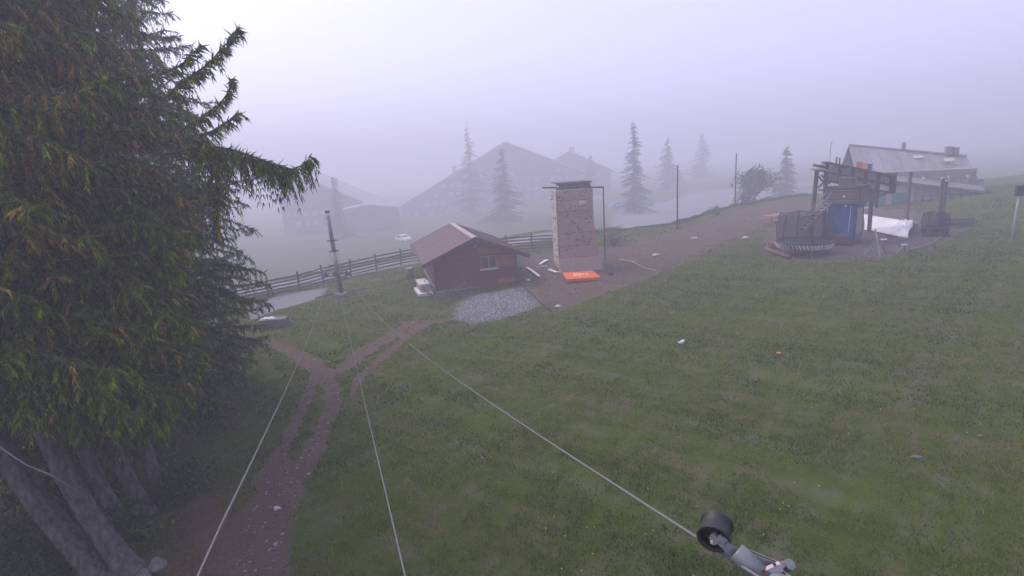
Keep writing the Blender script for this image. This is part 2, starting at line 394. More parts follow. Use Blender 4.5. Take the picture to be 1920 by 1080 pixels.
# ================================================================== TREES
M_BARK = mat("bark", (.018, .014, .012), .95, scale=9, bump=1.0, bscale=24, col2=(.17, .15, .135), stretch=(1, 1, .35))
M_TWIG = mat("twig", (.075, .055, .045), .9, .3, 20, 0)
M_NEED = mat_attr("needles", .8, .04)
FC3 = np.array([(0, 1, 3), (1, 2, 3), (2, 0, 3)])
def spindles(P, D, L, Rr, C_):
    """three-sided tapering shoots"""
    D = nrm(D); ref = np.where(np.abs(D[:, 2:3]) < .9, [[0, 0, 1.]], [[1., 0, 0]])
    a = nrm(np.cross(D, ref)); b = np.cross(D, a); m = len(P)
    V = np.empty((m, 4, 3)); V[:, 3] = P + D*L[:, None]
    for i in range(3):
        th = i*2.0944
        V[:, i] = P + D*(L*.12)[:, None] + (a*math.cos(th)+b*math.sin(th))*Rr[:, None]
    Fc = (np.arange(m)*4)[:, None, None]+FC3[None]
    return V.reshape(-1, 3), Fc.reshape(-1, 3), np.repeat(C_, 4, 0)
def thin_tubes(A, B, r0, r1):
    D = nrm(B-A); ref = np.where(np.abs(D[:, 2:3]) < .9, [[0, 0, 1.]], [[1., 0, 0]])
    a = nrm(np.cross(D, ref)); b = np.cross(D, a); m = len(A)
    V = np.empty((m, 6, 3))
    for i in range(3):
        o = a*math.cos(i*2.0944)+b*math.sin(i*2.0944)
        V[:, i] = A+o*r0[:, None]; V[:, i+3] = B+o*r1[:, None]
    f = np.array([(0, 1, 4, 3), (1, 2, 5, 4), (2, 0, 3, 5)])
    return V.reshape(-1, 3), ((np.arange(m)*6)[:, None, None]+f[None]).reshape(-1, 4)
def branch_pts(P0, az, L, el, droop, up, n, g):
    t = np.linspace(0, 1, n); o = np.array([math.cos(az), math.sin(az), 0]); s_ = np.array([-o[1], o[0], 0])
    wig = np.cumsum(g.normal(0, .03, n))*L*.5
    return P0 + np.outer(t*L*math.cos(el), o) + np.outer(wig*t, s_) + np.outer(L*(math.sin(el)*t - droop*t**2 + up*t**4), [0, 0, 1.])
def foliage(pts, g, spac, ll, sh, rad, sp2, brown, dark, acc, hang=1.0):
    """side sprays with shoots along one branch"""
    seg = np.linalg.norm(np.diff(pts, axis=0), axis=1); cum = np.r_[0, np.cumsum(seg)]; L = cum[-1]
    ts = np.arange(.16*L, L, spac); ts = ts + g.uniform(-.3, .3, len(ts))*spac; ts = np.clip(ts, 0, L)
    if len(ts) == 0: return
    tf = np.repeat(np.arange(.1*L, L, .055), 2); nf = len(tf)      # shoots set on the limb itself
    if nf > 2:
        q = np.stack([np.interp(tf, cum, pts[:, i]) for i in range(3)], -1)
        tn = nrm(np.stack([np.interp(np.clip(tf+.1, 0, L), cum, pts[:, i]) for i in range(3)], -1)-np.stack([np.interp(np.clip(tf-.1, 0, L), cum, pts[:, i]) for i in range(3)], -1))
        acc['sp'].append(spindles(q, tn*.7+g.normal(0, .5, (nf, 3)), sh*g.uniform(.7, 1.4, nf), rad*g.uniform(.8, 1.3, nf), np.array([.085, .118, .016])*g.uniform(.5, 1.6, (nf, 1))*dark))
    for side in (-1, 1):
        q = np.stack([np.interp(ts, cum, pts[:, i]) for i in range(3)], -1)
        q2 = np.stack([np.interp(np.clip(ts+.05, 0, L), cum, pts[:, i]) for i in range(3)], -1)
        q1 = np.stack([np.interp(np.clip(ts-.05, 0, L), cum, pts[:, i]) for i in range(3)], -1)
        tan = nrm(q2-q1); lat = nrm(np.cross(tan, [0, 0, 1.]))*side
        m = len(ts); l_ = ll*g.uniform(.5, 1.25, m)*(1-.55*ts/L)
        d = nrm(tan*g.uniform(.3, .9, (m, 1)) + lat*g.uniform(.4, 1.1, (m, 1)) + g.normal(0, .15, (m, 3)))
        hk = hang*g.uniform(.3, 1.3, m)
        isb = g.random(m) < brown
        k = max(3, int(ll/sp2)); s = np.linspace(.08, 1, k); sf = np.repeat(g.uniform(.45, 1.6, m), k)[:, None]
        Q = q[:, None] + d[:, None]*(l_[:, None]*(s-.35*s**2*np.minimum(hk, 1)[:, None]))[..., None]
        Q[..., 2] -= l_[:, None]*hk[:, None]*.75*s**1.6
        T = nrm(np.gradient(Q, axis=1)); LT = nrm(np.cross(T, [0, 0, 1.])+1e-4)
        tw = thin_tubes(Q[:, 0], Q[:, k//2], np.full(m, .006), np.full(m, .004))
        acc['tw'].append(tw)
        for sg in (-1, 1):
            D = T*.8 + LT*sg*g.uniform(.2, .6, (m, k, 1)) + g.normal(0, .1, (m, k, 3)) + np.array([0, 0, -.4])
            n2 = m*k
            Ls = sh*g.uniform(.6, 1.3, n2); Rs = rad*g.uniform(.75, 1.25, n2)
            tipness = np.tile(s, m)
            gcol = np.array([.085, .128, .012])*g.uniform(.5, 1.5, (n2, 1)) + np.array([.165, .170, .010])*(tipness[:, None]**2)*g.uniform(0, 1.2, (n2, 1))  # paler towards spray ends: new growth, with lit tips put into the colour
            bm_ = np.repeat(isb, k) & (g.random(n2) < .75)
            gcol[bm_] = np.array([.33, .215, .055])*g.uniform(.5, 1.4, (bm_.sum(), 1))
            gcol *= dark*sf
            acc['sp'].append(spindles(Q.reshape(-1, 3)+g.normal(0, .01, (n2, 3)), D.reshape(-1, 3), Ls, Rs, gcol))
def finish(acc, name_c, parent, origin, label=None):
    def cat(lst):
        Vs, Fs, Cs, k = [], [], [], 0
        for it in lst:
            Vs.append(it[0]); Fs.append(it[1]+k); k += len(it[0])
            if len(it) > 2: Cs.append(it[2])
        return np.concatenate(Vs)-origin, np.concatenate(Fs), (np.concatenate(Cs) if Cs else None)
    V, Fc, C_ = cat(acc['sp'])
    o = link(name_c, np_mesh(name_c, V, Fc, M_NEED, C_), parent); o["kind"] = "stuff"
    if acc['tw']:
        V, Fc, _ = cat(acc['tw']); o2 = link("twigs", np_mesh("twigs", V, Fc, M_TWIG), parent); o2["kind"] = "stuff"
    return o
# right-hand outline of the near crowns in the photograph, used to set each branch's reach
OUT_Y = np.array([-200, 40, 100, 160, 200, 250, 300, 360, 420, 480, 540, 600, 680, 740, 800, 860, 900, 1100])
OUT_X = np.array([300, 335, 350, 385, 395, 400, 405, 400, 395, 370, 350, 385, 400, 360, 345, 320, 285, 230])
def trim(pts, ox=0):
    x, y, dd = proj(pts)
    bad = (x > np.interp(y, OUT_Y, OUT_X)+ox) & (dd > .3)
    bad |= (y > np.interp(x, [-400, 0, 60, 120, 170, 240, 300, 345], [740, 775, 790, 800, 815, 800, 810, 780])) & (dd > .3)
    close = np.linalg.norm(pts-CAM, axis=1) < 4.6
    bad |= close
    if bad.any():
        i = int(np.argmax(bad)); return pts[:i]
    return pts
def spruce(name, label, base, bend, height_, z0, rad0, lmax, seed, zmax=13, brown=.25, ox=0, step=.30, dark=1.0, trimmed=True, spac=.25, ll=.78, sh=.175, rad=.017, sp2=.078, group="tall spruces by the dirt track", extra=(), per=(4, 7), azr=None, elo=0.0, clear=.9):
    g = np.random.default_rng(seed); base = np.array(base, float)
    t = thing(name, label, "tree", base, group=group)
    zz = np.r_[np.arange(-.3, 5, .045), np.linspace(5, height_, 50)]; nz = len(zz)
    cx = bend[0]*(1-np.exp(-np.clip(zz, 0, None)/bend[2])); cy = bend[1]*(1-np.exp(-np.clip(zz, 0, None)/bend[2]))
    axis_ = np.stack([cx, cy, zz], -1)
    nseg = 28; a = np.arange(nseg)/nseg*6.2832
    rr = rad0*(1-zz/height_*.93)*(1+.45*np.exp(-np.clip(zz, 0, None)/.35))
    V = []
    for i in range(nz):
        ro = rr[i]*(1+.07*np.sin(a*3+seed)+.05*np.sin(a*7+zz[i]*2)+g.normal(0, .035, nseg)*(zz[i] < 5) + .08*np.abs(np.sin(a*7+np.sin(zz[i]*2.3)*1.5+.3*np.sin(zz[i]*9))))
        V.append(axis_[i]+np.stack([ro*np.cos(a), ro*np.sin(a), 0*a], -1))
    Fc = [(i*nseg+j, i*nseg+(j+1) % nseg, (i+1)*nseg+(j+1) % nseg, (i+1)*nseg+j) for i in range(nz-1) for j in range(nseg)]
    link("trunk", np_mesh("trunk", np.concatenate(V), np.array(Fc), M_BARK, None, True), t)
    acc = {'sp': [], 'tw': []}; limbs = MB()
    h = z0
    while h < zmax:
        fr = (h-z0)/(height_-z0)
        for _ in range(g.integers(*per)):
            az = g.uniform(0, 6.283) if azr is None else g.uniform(*azr)
            L = lmax*(1-fr)**.75*g.uniform(.65, 1.1)
            P0 = base + np.array([np.interp(h, zz, cx), np.interp(h, zz, cy), h+g.uniform(-.1, .1)])
            pts = branch_pts(P0, az, L, R(g.uniform(-14, 12)+14*fr)+elo, g.uniform(.22, .42), g.uniform(.05, .2), 12, g)
            if trimmed: pts = trim(pts, ox+g.uniform(-45, 8))
            gnd = height(pts[:, 0], pts[:, 1]); okk = pts[:, 2] > gnd+clear
            if not okk.all(): pts = pts[:int(np.argmin(okk))]
            if len(pts) < 4: continue
            bx, by, bd = proj(pts)
            if (bx < -260).all() or (by < -230).all() or (bd < .5).all(): continue      # wholly outside the picture
            limbs.tube(pts-base, np.linspace(.010+.007*L, .005, len(pts)), 4)
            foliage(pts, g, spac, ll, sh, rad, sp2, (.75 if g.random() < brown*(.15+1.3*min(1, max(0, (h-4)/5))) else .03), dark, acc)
            # bare hanging twigs below the inner limb
            m = g.integers(3, 8); tt = g.uniform(.05, .7, m); ii = (tt*(len(pts)-1)).astype(int)
            A = pts[ii]; B = A + np.stack([g.normal(0, .08, m), g.normal(0, .08, m), -g.uniform(.3, 1.1, m)], -1)
            acc['tw'].append(thin_tubes(A, B, np.full(m, .006), np.full(m, .003)))
        h += step*g.uniform(.7, 1.3)
    for e in extra:
        pts = np.array(e['pts'], float)
        tt = np.linspace(0, 1, 24); k = np.linspace(0, 1, len(pts))
        pts = np.stack([np.interp(tt, k, pts[:, i]) for i in range(3)], -1)
        pts[1:-1] = (pts[:-2]+pts[1:-1]*2+pts[2:])/4
        limbs.tube(pts-base, np.linspace(.028, .006, len(pts)), 6)
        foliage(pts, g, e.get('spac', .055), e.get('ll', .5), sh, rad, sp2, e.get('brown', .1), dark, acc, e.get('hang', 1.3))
    limbs.build("limbs", M_BARK, t)["kind"] = "stuff"
    finish(acc, "crown", t, base)
    return t
def gp3(px, py): return G(px, py)
T1 = gp3(205, 1085); T2 = gp3(247, 1074); T3 = gp3(240, 1000); T4 = gp3(278, 962); T5 = gp3(308, 932); T6 = gp3(405, 748)
def ap(*q): return [at(*p) for p in q]
spruce("spruce_tree", "nearest thick leaning spruce trunk at the bottom left corner", T1, (-2.6, .5, 2.6), 21, 3.7, .24, 4.2, 11, brown=.3)
spruce("spruce_tree", "second leaning spruce from the bottom left corner beside the pale boulders", T2, (-1.9, .4, 2.8), 20, 3.3, .20, 3.9, 12, brown=.33)
spruce("spruce_tree", "third spruce trunk, thin, with a leafy shrub at its foot", T3, (-1.4, .5, 2.6), 19, 3.3, .15, 4.2, 13, brown=.4,
       extra=[dict(pts=ap((300, 190, 11), (345, 152, 11), (385, 125, 11), (420, 88, 11), (448, 52, 11)), hang=.9, ll=.34, brown=.05),
              dict(pts=ap((300, 140, 11), (340, 122, 11), (378, 84, 11)), hang=.6, ll=.24, brown=.05)])
spruce("spruce_tree", "fourth spruce trunk from the left, dark and half hidden by low foliage", T4, (-1.2, .3, 2.4), 20, 3.1, .165, 4.3, 14, brown=.4, per=(6, 9),
       extra=[dict(pts=ap((330, 250, 12), (365, 228, 12), (400, 205, 12), (425, 180, 12), (436, 148, 12)), hang=.8, ll=.34, brown=.05),
              dict(pts=ap((340, 262, 12), (395, 248, 12), (430, 225, 12), (452, 212, 12)), hang=.9, ll=.3, brown=.05)])
spruce("spruce_tree", "spruce with one long drooping bough reaching out to the right", T5, (-.7, .3, 2.4), 21, 2.9, .15, 4.2, 15, brown=.36, per=(6, 9),
       extra=[dict(pts=ap((300, 290, 12.5), (380, 275, 12.3), (430, 278, 12.2), (480, 296, 12), (525, 312, 11.8), (555, 318, 11.8), (583, 295, 11.8)), hang=2.0, ll=.62, spac=.06, brown=.08),
              dict(pts=ap((330, 300, 12.6), (400, 288, 12.6), (450, 292, 12.6), (500, 312, 12.4), (540, 328, 12.4)), hang=2.2, ll=.7, spac=.07, brown=.05),
              dict(pts=ap((390, 290, 12.6), (405, 330, 12.6), (410, 380, 12.6), (402, 420, 12.6)), hang=1.6, ll=.5, spac=.07, brown=.1)])
OUT2_Y = np.array([-200, 150, 260, 330, 400, 450, 500, 545, 600, 650, 700, 760])
OUT2_X = np.array([400, 400, 420, 455, 480, 470, 515, 528, 515, 500, 475, 440])
def trim6(pts, ox=0):
    x, y, dd = proj(pts); bad = (x > np.interp(y, OUT2_Y, OUT2_X)+ox)
    return pts[:int(np.argmax(bad))] if bad.any() else pts
_t = trim; trim = trim6
spruce("spruce_tree", "farther dark spruce sweeping to the ground beside the upper track", T6, (-.4, .2, 3), 19, .6, .22, 4.2, 16, zmax=15, brown=.05, clear=.25, step=.34, dark=.85, spac=.28, ll=.65, sh=.17, rad=.02, sp2=.12, per=(5, 8))
spruce("spruce_tree", "dark spruce at the back of the row, mostly hidden by the others", T6+np.array([-3.2, 1.5, 0]), (-.2, .2, 3), 20, 1.0, .22, 4.4, 17, zmax=15, brown=.08, step=.45, dark=.8, spac=.36, ll=.7, sh=.2, rad=.025, sp2=.15)
for k, (dx, dy, lab) in enumerate(((-3.6, 3.4, "spruce deep in the wood behind the leaning trunks, low boughs"), (-3.4, 6.6, "spruce in the wood at the far left, behind the thin trunk"), (-5.6, .6, "spruce at the very left edge, mostly outside the picture"))):
    P_ = T1+np.array([dx, dy, 0]); P_[2] = gz(P_[0], P_[1])
    spruce("spruce_tree", lab, P_, (-.3, .2, 3), 19, .7, .2, 3.4, 40+k, zmax=12, brown=.03, step=.42, dark=.8, spac=.36, ll=.65, sh=.2, rad=.024, sp2=.15, clear=.2)
trim = _t
# ================================================================== SHED
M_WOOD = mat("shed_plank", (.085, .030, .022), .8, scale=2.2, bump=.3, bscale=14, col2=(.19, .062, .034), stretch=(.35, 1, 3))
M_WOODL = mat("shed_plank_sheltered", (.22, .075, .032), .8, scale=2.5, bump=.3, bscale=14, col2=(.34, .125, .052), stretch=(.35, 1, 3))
M_TRIM = mat("dark_fascia", (.045, .040, .042), .7, .3, 4, .1)
M_ROOF = mat("brown_sheet_roof", (.15, .095, .09), .5, scale=1.6, bump=.05, col2=(.22, .145, .138), stretch=(1, 1, 1))
M_RIDGE = mat("ridge_metal", (.30, .25, .245), .5, .25, 5, .1)
M_GLASS = mat("window_glass", (.05, .06, .07), .12, .2, 3, 0, spec=.6)
M_FRAME = mat("window_wood", (.30, .15, .06), .6, .25, 8, .1)
M_CONC = mat("concrete", (.26, .25, .25), .9, .25, 5, .3)
M_WHITE = mat("weathered_white", (.62, .62, .64), .6, .12, 5, .1)
M_GREYW = mat("grey_wood", (.13, .115, .11), .9, .35, 6, .4, stretch=(1, 1, .3))
M_PALEW = mat("pale_wood", (.36, .29, .2), .8, .25, 6, .2)
def shed():
    rz = R(13); fl = G(818, 552); fr = G(968, 527)
    cxy = (fl+fr)/2; z0 = min(fl[2], fr[2])+.06
    W, Dp, hw, ap_ = 5.35, 9.6, 2.15, 3.28
    t = thing("garden_shed", "brown wooden shed with a pitched brown metal roof behind the grey gravel", "shed", (cxy[0]+.05, cxy[1], z0), rz)
    MB().box((0, Dp/2, -.12), (W+.04, Dp+.04, .5)).build("footing", M_CONC, t)
    w2 = W/2
    def gable_half(z): return w2 if z <= hw else w2*(ap_-z)/(ap_-hw)
    for yy, sg in ((0, -1), (Dp, 1)):
        z = .14; i = 0
        while z < ap_-.06:
            h = .19; z1 = min(z+h-.008, ap_-.02); a, b = gable_half(z), gable_half(z1)
            bul = .012*((i % 3)-1)*.4
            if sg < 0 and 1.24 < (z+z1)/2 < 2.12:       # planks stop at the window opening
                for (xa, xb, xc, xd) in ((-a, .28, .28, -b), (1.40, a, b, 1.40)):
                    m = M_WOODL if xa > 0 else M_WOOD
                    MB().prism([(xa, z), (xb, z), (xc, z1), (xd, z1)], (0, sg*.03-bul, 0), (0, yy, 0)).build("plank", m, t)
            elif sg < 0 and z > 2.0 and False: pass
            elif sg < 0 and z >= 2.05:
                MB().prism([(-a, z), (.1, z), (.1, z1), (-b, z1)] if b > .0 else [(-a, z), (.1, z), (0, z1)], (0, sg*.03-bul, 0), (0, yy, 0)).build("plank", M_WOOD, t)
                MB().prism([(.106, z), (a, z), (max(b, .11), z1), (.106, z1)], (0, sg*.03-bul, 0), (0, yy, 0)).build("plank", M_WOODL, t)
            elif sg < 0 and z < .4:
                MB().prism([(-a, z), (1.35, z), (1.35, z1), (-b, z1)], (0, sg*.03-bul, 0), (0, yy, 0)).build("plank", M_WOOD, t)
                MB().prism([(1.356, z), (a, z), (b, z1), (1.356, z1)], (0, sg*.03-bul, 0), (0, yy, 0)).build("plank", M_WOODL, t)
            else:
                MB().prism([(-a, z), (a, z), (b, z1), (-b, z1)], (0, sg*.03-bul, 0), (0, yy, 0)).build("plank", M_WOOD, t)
            z += h; i += 1
    pm = MB().box((0, 0, 0), (.03, Dp-.06, .182)).mesh("plank", M_WOOD)
    for sx in (-1, 1):
        for k in range(10): link("plank", pm, t, (sx*(w2-.02), Dp/2, .235+k*.19))
    for sx in (-1, 1):
        for yy in (-.02, Dp+.02): MB().box((sx*(w2-.03), yy, 1.14), (.16, .06, 2.0)).build("corner_post", M_TRIM, t)
    MB().box((0, Dp/2, 1.1), (W-.16, Dp-.16, 1.9)).build("inner_wall", M_TRIM, t)
    # roof: panels with seams, each one a part
    ov, og = .75, .55; sl = (ap_-hw)/w2; L = math.hypot(w2+ov, (w2+ov)*sl); ang = math.atan(sl)
    npan = 13; pw = (Dp+2*og)/npan
    for sx in (-1, 1):
        pb = MB().box((0, 0, 0), (L, pw-.012, .03)); pb.box((0, pw/2-.03, .028), (L, .035, .03))
        for q in (-.25, .25): pb.box((0, pw*q*.8, .022), (L-.02, .02, .018))
        pme = pb.mesh("roof_sheet", M_ROOF)
        for k in range(npan):
            cx = sx*(w2+ov)/2; cz = ap_+.14-(w2+ov)*sl/2
            link("roof_sheet", pme, t, (cx, -og+pw*(k+.5), cz+.003*(k % 2)), (0, sx*ang, 0))
    r_ = MB()
    for sx in (-1, 1): r_.box((sx*.1, Dp/2, ap_+.175-.1*sl), (.24, Dp+2*og+.06, .025), rotm('Y', sx*ang))
    r_.build("ridge_cap", M_RIDGE, t)
    for yy in (-og-.03, Dp+og+.03):
        for sx in (-1, 1):
            MB().box((sx*(w2+ov)/2, yy, ap_+.05-(w2+ov)*sl/2), (L+.04, .05, .26), rotm('Y', sx*ang)).build("barge_board", M_TRIM, t)
    for sx in (-1, 1): MB().tube([(sx*(w2+ov+.05), -og, hw-ov*sl+.08), (sx*(w2+ov+.05), Dp+og, hw-ov*sl+.06)], .06, 8).build("gutter", M_TRIM, t)
    for k in (-.9, 0, .9): MB().box((k*w2, -og*.5, ap_-.03-abs(k)*w2*sl), (.12, og, .14)).build("rafter_end", M_TRIM, t)
    # window
    wn = MB(); x0, x1, za, zb = .30, 1.38, 1.26, 2.10
    wd = MB()
    for xx in (x0+.04, (x0+x1)/2, x1-.04): wd.box((xx, -.05, (za+zb)/2), (.08, .07, zb-za))
    for zz in (za+.035, zb-.035): wd.box(((x0+x1)/2, -.052, zz), (x1-x0, .068, .07))
    wo = wd.build("window", M_FRAME, t)
    for xx in ((x0*3+x1)/4+.01, (x0+x1*3)/4-.01): MB().box((xx, -.035, (za+zb)/2), ((x1-x0)/2-.1, .012, zb-za-.12)).build("pane", M_GLASS, wo)
    MB().box(((x0+x1)/2, -.1, za-.04), (x1-x0+.16, .18, .06)).build("sill", M_WHITE, wo)
    MB().cyl((.05, -.06, ap_-.42), (.05, -.12, ap_-.46), .05, .07, 8).build("wall_lamp", M_WHITE, t)
    return t, rz, W, Dp
shed_t, shed_rz, SW, SD = shed()
# white slabs and crate left of the shed
p = G(797, 552); t = thing("white_bench_box", "pale timber box with a white lid on a white slab beside the shed", "box", p, R(17))
MB().box((0, .6, .1), (.95, 2.3, .16), bev=.03).build("base_slab", M_WHITE, t)
MB().box((.03, .75, .42), (.6, 1.75, .46)).build("timber_box", M_PALEW, t)
MB().box((.03, .75, .69), (.7, 1.9, .07), bev=.03).build("lid", M_WHITE, t)
MB().tube([(.1, .5, .73), (.18, .55, .85), (.3, .52, .9)], .025, 6).build("handle", M_TRIM, t)
p = G(769, 521); t = thing("log_stump", "short grey log stump standing upright left of the shed", "stump", p)
b = MB(); b.tube([(0, 0, -.05), (.02, 0, .35), (0, .01, .75)], [.33, .30, .31], 16); b.build("trunk", M_GREYW, t, True)
MB().cyl((0, .01, .752), (0, .01, .775), .27, .26, 16).build("cut_face", M_PALEW, t)
a = G(822, 574); b_ = G(806, 552); 
tag(MB().tube([a+[0, 0, .02], (a+b_)/2+[0, 0, .5], b_+[0, 0, 1.0]], [.025, .022, .018], 6).build("leaning_stick", M_GREYW), "thin stick leaning at the left corner of the shed", "stick")
# dead branches in front of the shed
g = np.random.default_rng(3); p = G(850, 558); t = thing("dead_branches", "bare dead branches heaped against the dark shed wall", "branches", p)
for k in range(13):
    a0 = np.array([g.uniform(-1.1, 1.3), g.uniform(-.4, .15), .05]); d = nrm(np.array([g.normal(0, .9), g.normal(-.1, .3), abs(g.normal(.35, .45))])); L = g.uniform(.7, 2.0)
    pts = [a0, a0+d*L*.5+g.normal(0, .08, 3), a0+d*L+g.normal(0, .1, 3)]
    mb = MB().tube(pts, [.035, .025, .01], 6)
    for q in range(4):
        s = pts[1]+(pts[2]-pts[1])*g.uniform(-.5, .9); mb.tube([s, s+nrm(g.normal(0, 1, 3)+d)*g.uniform(.2, .6)], [.015, .005], 5)
    mb.build("branch", M_GREYW, t)
a, b_ = G(970, 527), G(1030, 583)
tag(MB().bar(a+[0, 0, .06], b_+[0, 0, .06], .06, .2).build("edging_board", mat("brown_board", (.12, .075, .06), .85, .3, 5, .3)), "long brown edging board on the ground between gravel and yard", "board")

# ================================================================== POST-AND-RAIL FENCE
M_FENCE = mat("fence_wood", (.06, .05, .05), .9, .35, 5, .4, stretch=(1, 1, 1))
def Gp(px, py):      # the same ray on the gently tilted plateau, ignoring its edge
    v = ray(px, py); tt = (0-CAM[2])/(v[2]-.052*v[0]); return CAM+v*tt
fpts = [Gp(*q)[:2] for q in ((440, 570), (500, 556), (551, 548), (592, 534), (680, 513), (770, 492), (870, 482), (960, 471), (1047, 467))]
t = thing("rail_fence", "dark wooden post and rail fence along the road edge behind the shed", "fence", (fpts[0][0], fpts[0][1], gz(*fpts[0])))
org = np.array(t.location)
dist = np.r_[0, np.cumsum([np.linalg.norm(fpts[i+1]-fpts[i]) for i in range(len(fpts)-1)])]
NP = int(dist[-1]/2.25); FP = []
for k in range(NP+1):
    s = dist[-1]*k/NP; q = np.array([np.interp(s, dist, [p[0] for p in fpts]), np.interp(s, dist, [p[1] for p in fpts])]); FP.append(np.array([*q, gz(*q)])-org)
pm = MB().box((0, 0, .66), (.13, .13, 1.6), bev=.02).mesh("post", M_FENCE)
g = np.random.default_rng(9)
for k, q in enumerate(FP): link("post", pm, t, q, (g.normal(0, .02), g.normal(0, .02), g.uniform(0, .5)))
for k in range(NP):
    A, B = FP[k], FP[k+1]; d = (B-A)/np.linalg.norm(B-A); nn = np.array([d[1], -d[0], 0])*.09
    for zz in (.18, .43, .68, .93, 1.2): MB().bar(A+nn-d*.03+[0, 0, zz+g.normal(0, .012)], B+nn-d*.02+[0, 0, zz+g.normal(0, .012)], .045, .115).build("rail", M_FENCE, t)

# ================================================================== DRAG LIFT: far pylon, near pylon head, cables
M_STEEL = mat("galvanised", (.20, .205, .21), .5, .3, 9, .15, metal=.35)
M_DARKS = mat("dark_steel", (.07, .068, .07), .5, .3, 8, .15, metal=.3)
M_PALE = mat("pale_grey_paint", (.40, .39, .42), .6, .15, 4, .05)
M_RUST = mat("rust", (.10, .035, .02), .85, .4, 30, .4)
pb_ = G(640, 553); t = thing("lift_pylon", "slim grey lift pylon with a low crossarm standing in front of the fence", "pylon", pb_, R(-12))
t.rotation_euler = (0, R(-2.2), R(-12))
MB().box((0, 0, .05), (.65, .65, .2), bev=.05).build("concrete_base", M_CONC, t)
MB().tube([(0, 0, 0), (0, 0, 2.15)], [.18, .165], 14).build("lower_mast", M_DARKS, t, True)
MB().tube([(0, 0, 2.15), (0, 0, 3.05)], [.15, .15], 14).build("white_sleeve", M_PALE, t, True)
MB().tube([(0, 0, 3.05), (0, 0, 5.75)], [.145, .12], 14).build("upper_mast", M_STEEL, t, True)
MB().cyl((0, 0, 5.75), (0, 0, 5.9), .155, .155, 14).build("cap", M_DARKS, t)
MB().cyl((0, 0, 5.55), (0, 0, 5.72), .14, .14, 14).build("cap_band", M_WHITE, t)
for zz in (3.12, 3.85):
    b = MB(); b.tube([(0, 0, zz-.05), (0, 0, zz+.05)], .185, 12); b.box((0, 0, zz), (.72, .08, .08)); b.build("collar", M_DARKS, t)
for sx in (-1, 1): MB().tube([(sx*.3, -.02, 2.1), (sx*.34, -.02, 3.2)], .02, 6).build("ladder_rail", M_PALE, t)
MB().box((0, 0, 2.12), (1.05, .12, .1)).build("head_beam", M_DARKS, t)
MB().box((0, -.1, 1.62), (1.7, .1, .1)).build("crossarm", M_STEEL, t)
for sx in (-.8, -.1, .8):
    b = MB(); b.tube([(sx, -.22, 1.5), (sx, -.1, 1.5)], .16, 14); b.box((sx, -.16, 1.62), (.06, .14, .3)); b.build("guide_wheel", M_DARKS, t)
# roots/pipe lying by the pylon
a, b_ = G(575, 568), G(690, 540)
tag(MB().tube([G(*q)+[0, 0, .05] for q in ((592, 560), (618, 552), (650, 547), (690, 541))], .05, 6).build("ground_pipe", M_GREYW), "thin dark pipe lying in the grass at the foot of the slim pylon", "pipe")

WD = 3.2
wheel_c = at(1341, 996, WD); wax = nrm(_f*.80 + (.78*_r+.62*_u)*.6)
base = np.array([2.3, 1.2, gz(2.3, 1.2)])
t = thing("lift_pylon", "near lift pylon head with a dark roller wheel and galvanised arm at the bottom edge", "pylon", base)
MB().tube([(0, 0, -.2), (0, 0, 5.1)], [.26, .2], 18).build("mast", M_STEEL, t, True)
px_end = at(1440, 1092, 3.0)-base
MB().bar((0, 0, 5.0), px_end+(px_end-(at(1384, 1036, 3.1)-base))*.05, .14, .14).build("crossarm", M_STEEL, t)
# wheel
e1 = nrm(np.cross(wax, [0, 0, 1.])); e2 = np.cross(wax, e1); wc = wheel_c-base
def ring(prof, n=40):
    mb = MB(); k = len(prof); vs = []
    for i in range(n):
        a = i/n*2*math.pi; rd = math.cos(a)*e1+math.sin(a)*e2
        for (z, r) in prof: vs.append(wc+wax*z+rd*r)
    fs = [(i*k+j, i*k+(j+1) % k, ((i+1) % n)*k+(j+1) % k, ((i+1) % n)*k+j) for i in range(n) for j in range(k)]
    return mb.add(vs, fs)
M_TYRE = mat("wheel_black", (.035, .034, .036), .45, .3, 20, .15)
wh = ring([(-.066, .080), (-.066, .0905), (-.056, .092), (-.05, .084), (.05, .084), (.056, .092), (.066, .0905), (.066, .080), (.05, .074), (-.05, .074)]).build("roller_wheel", M_TYRE, t, True)
ring([(.0, .020), (.0, .075), (.012, .075), (.012, .020)]).build("web", M_DARKS, wh)
ring([(-.05, .004), (-.05, .022), (.05, .022), (.05, .004)], 16).build("hub", M_STEEL, wh)
sp = MB()
for k in range(5):
    a = k/5*6.283; rd = math.cos(a)*e1+math.sin(a)*e2
    sp.bar(wc+rd*.02-wax*.01, wc+rd*.076-wax*.01, .014, .012, wax)
sp.build("spokes", M_DARKS, wh)
bl = MB()
for k in range(4):
    a = .9+k*.16; rd = math.cos(a)*e1+math.sin(a)*e2
hubp = wc-wax*.075
armp = [hubp, at(1345, 1006, 3.12)-base, at(1357, 1018, 3.1)-base, at(1366, 1029, 3.1)-base, at(1392, 1042, 3.12)-base]
ar = MB()
ar_p = np.array(armp)
for i in range(len(ar_p)-1): ar.bar(ar_p[i], ar_p[i+1]+(ar_p[i+1]-ar_p[i])*.08, .03, .05, _u)
ar.build("bracket_arm", M_STEEL, t)
MB().cyl(hubp-wax*.015, hubp+wax*.09, .013, .013, 10).build("axle_bolt", M_WHITE, t)
tp0, tp1 = at(1380, 1034, 3.1)-base, px_end
MB().tube([tp0, tp0+(tp1-tp0)*.04, tp1], [.052, .056, .057], 20).build("arm_tube", M_STEEL, t, True)
s1 = at(1466, 1062, 3.1)-base
MB().bar(at(1393, 1032, 3.12)-base, s1, .012, .035, _u).build("strut", M_STEEL, t)
MB().bar(at(1397, 1040, 3.06)-base, at(1452, 1062, 3.04)-base, .012, .04, _u).build("strut", M_STEEL, t)
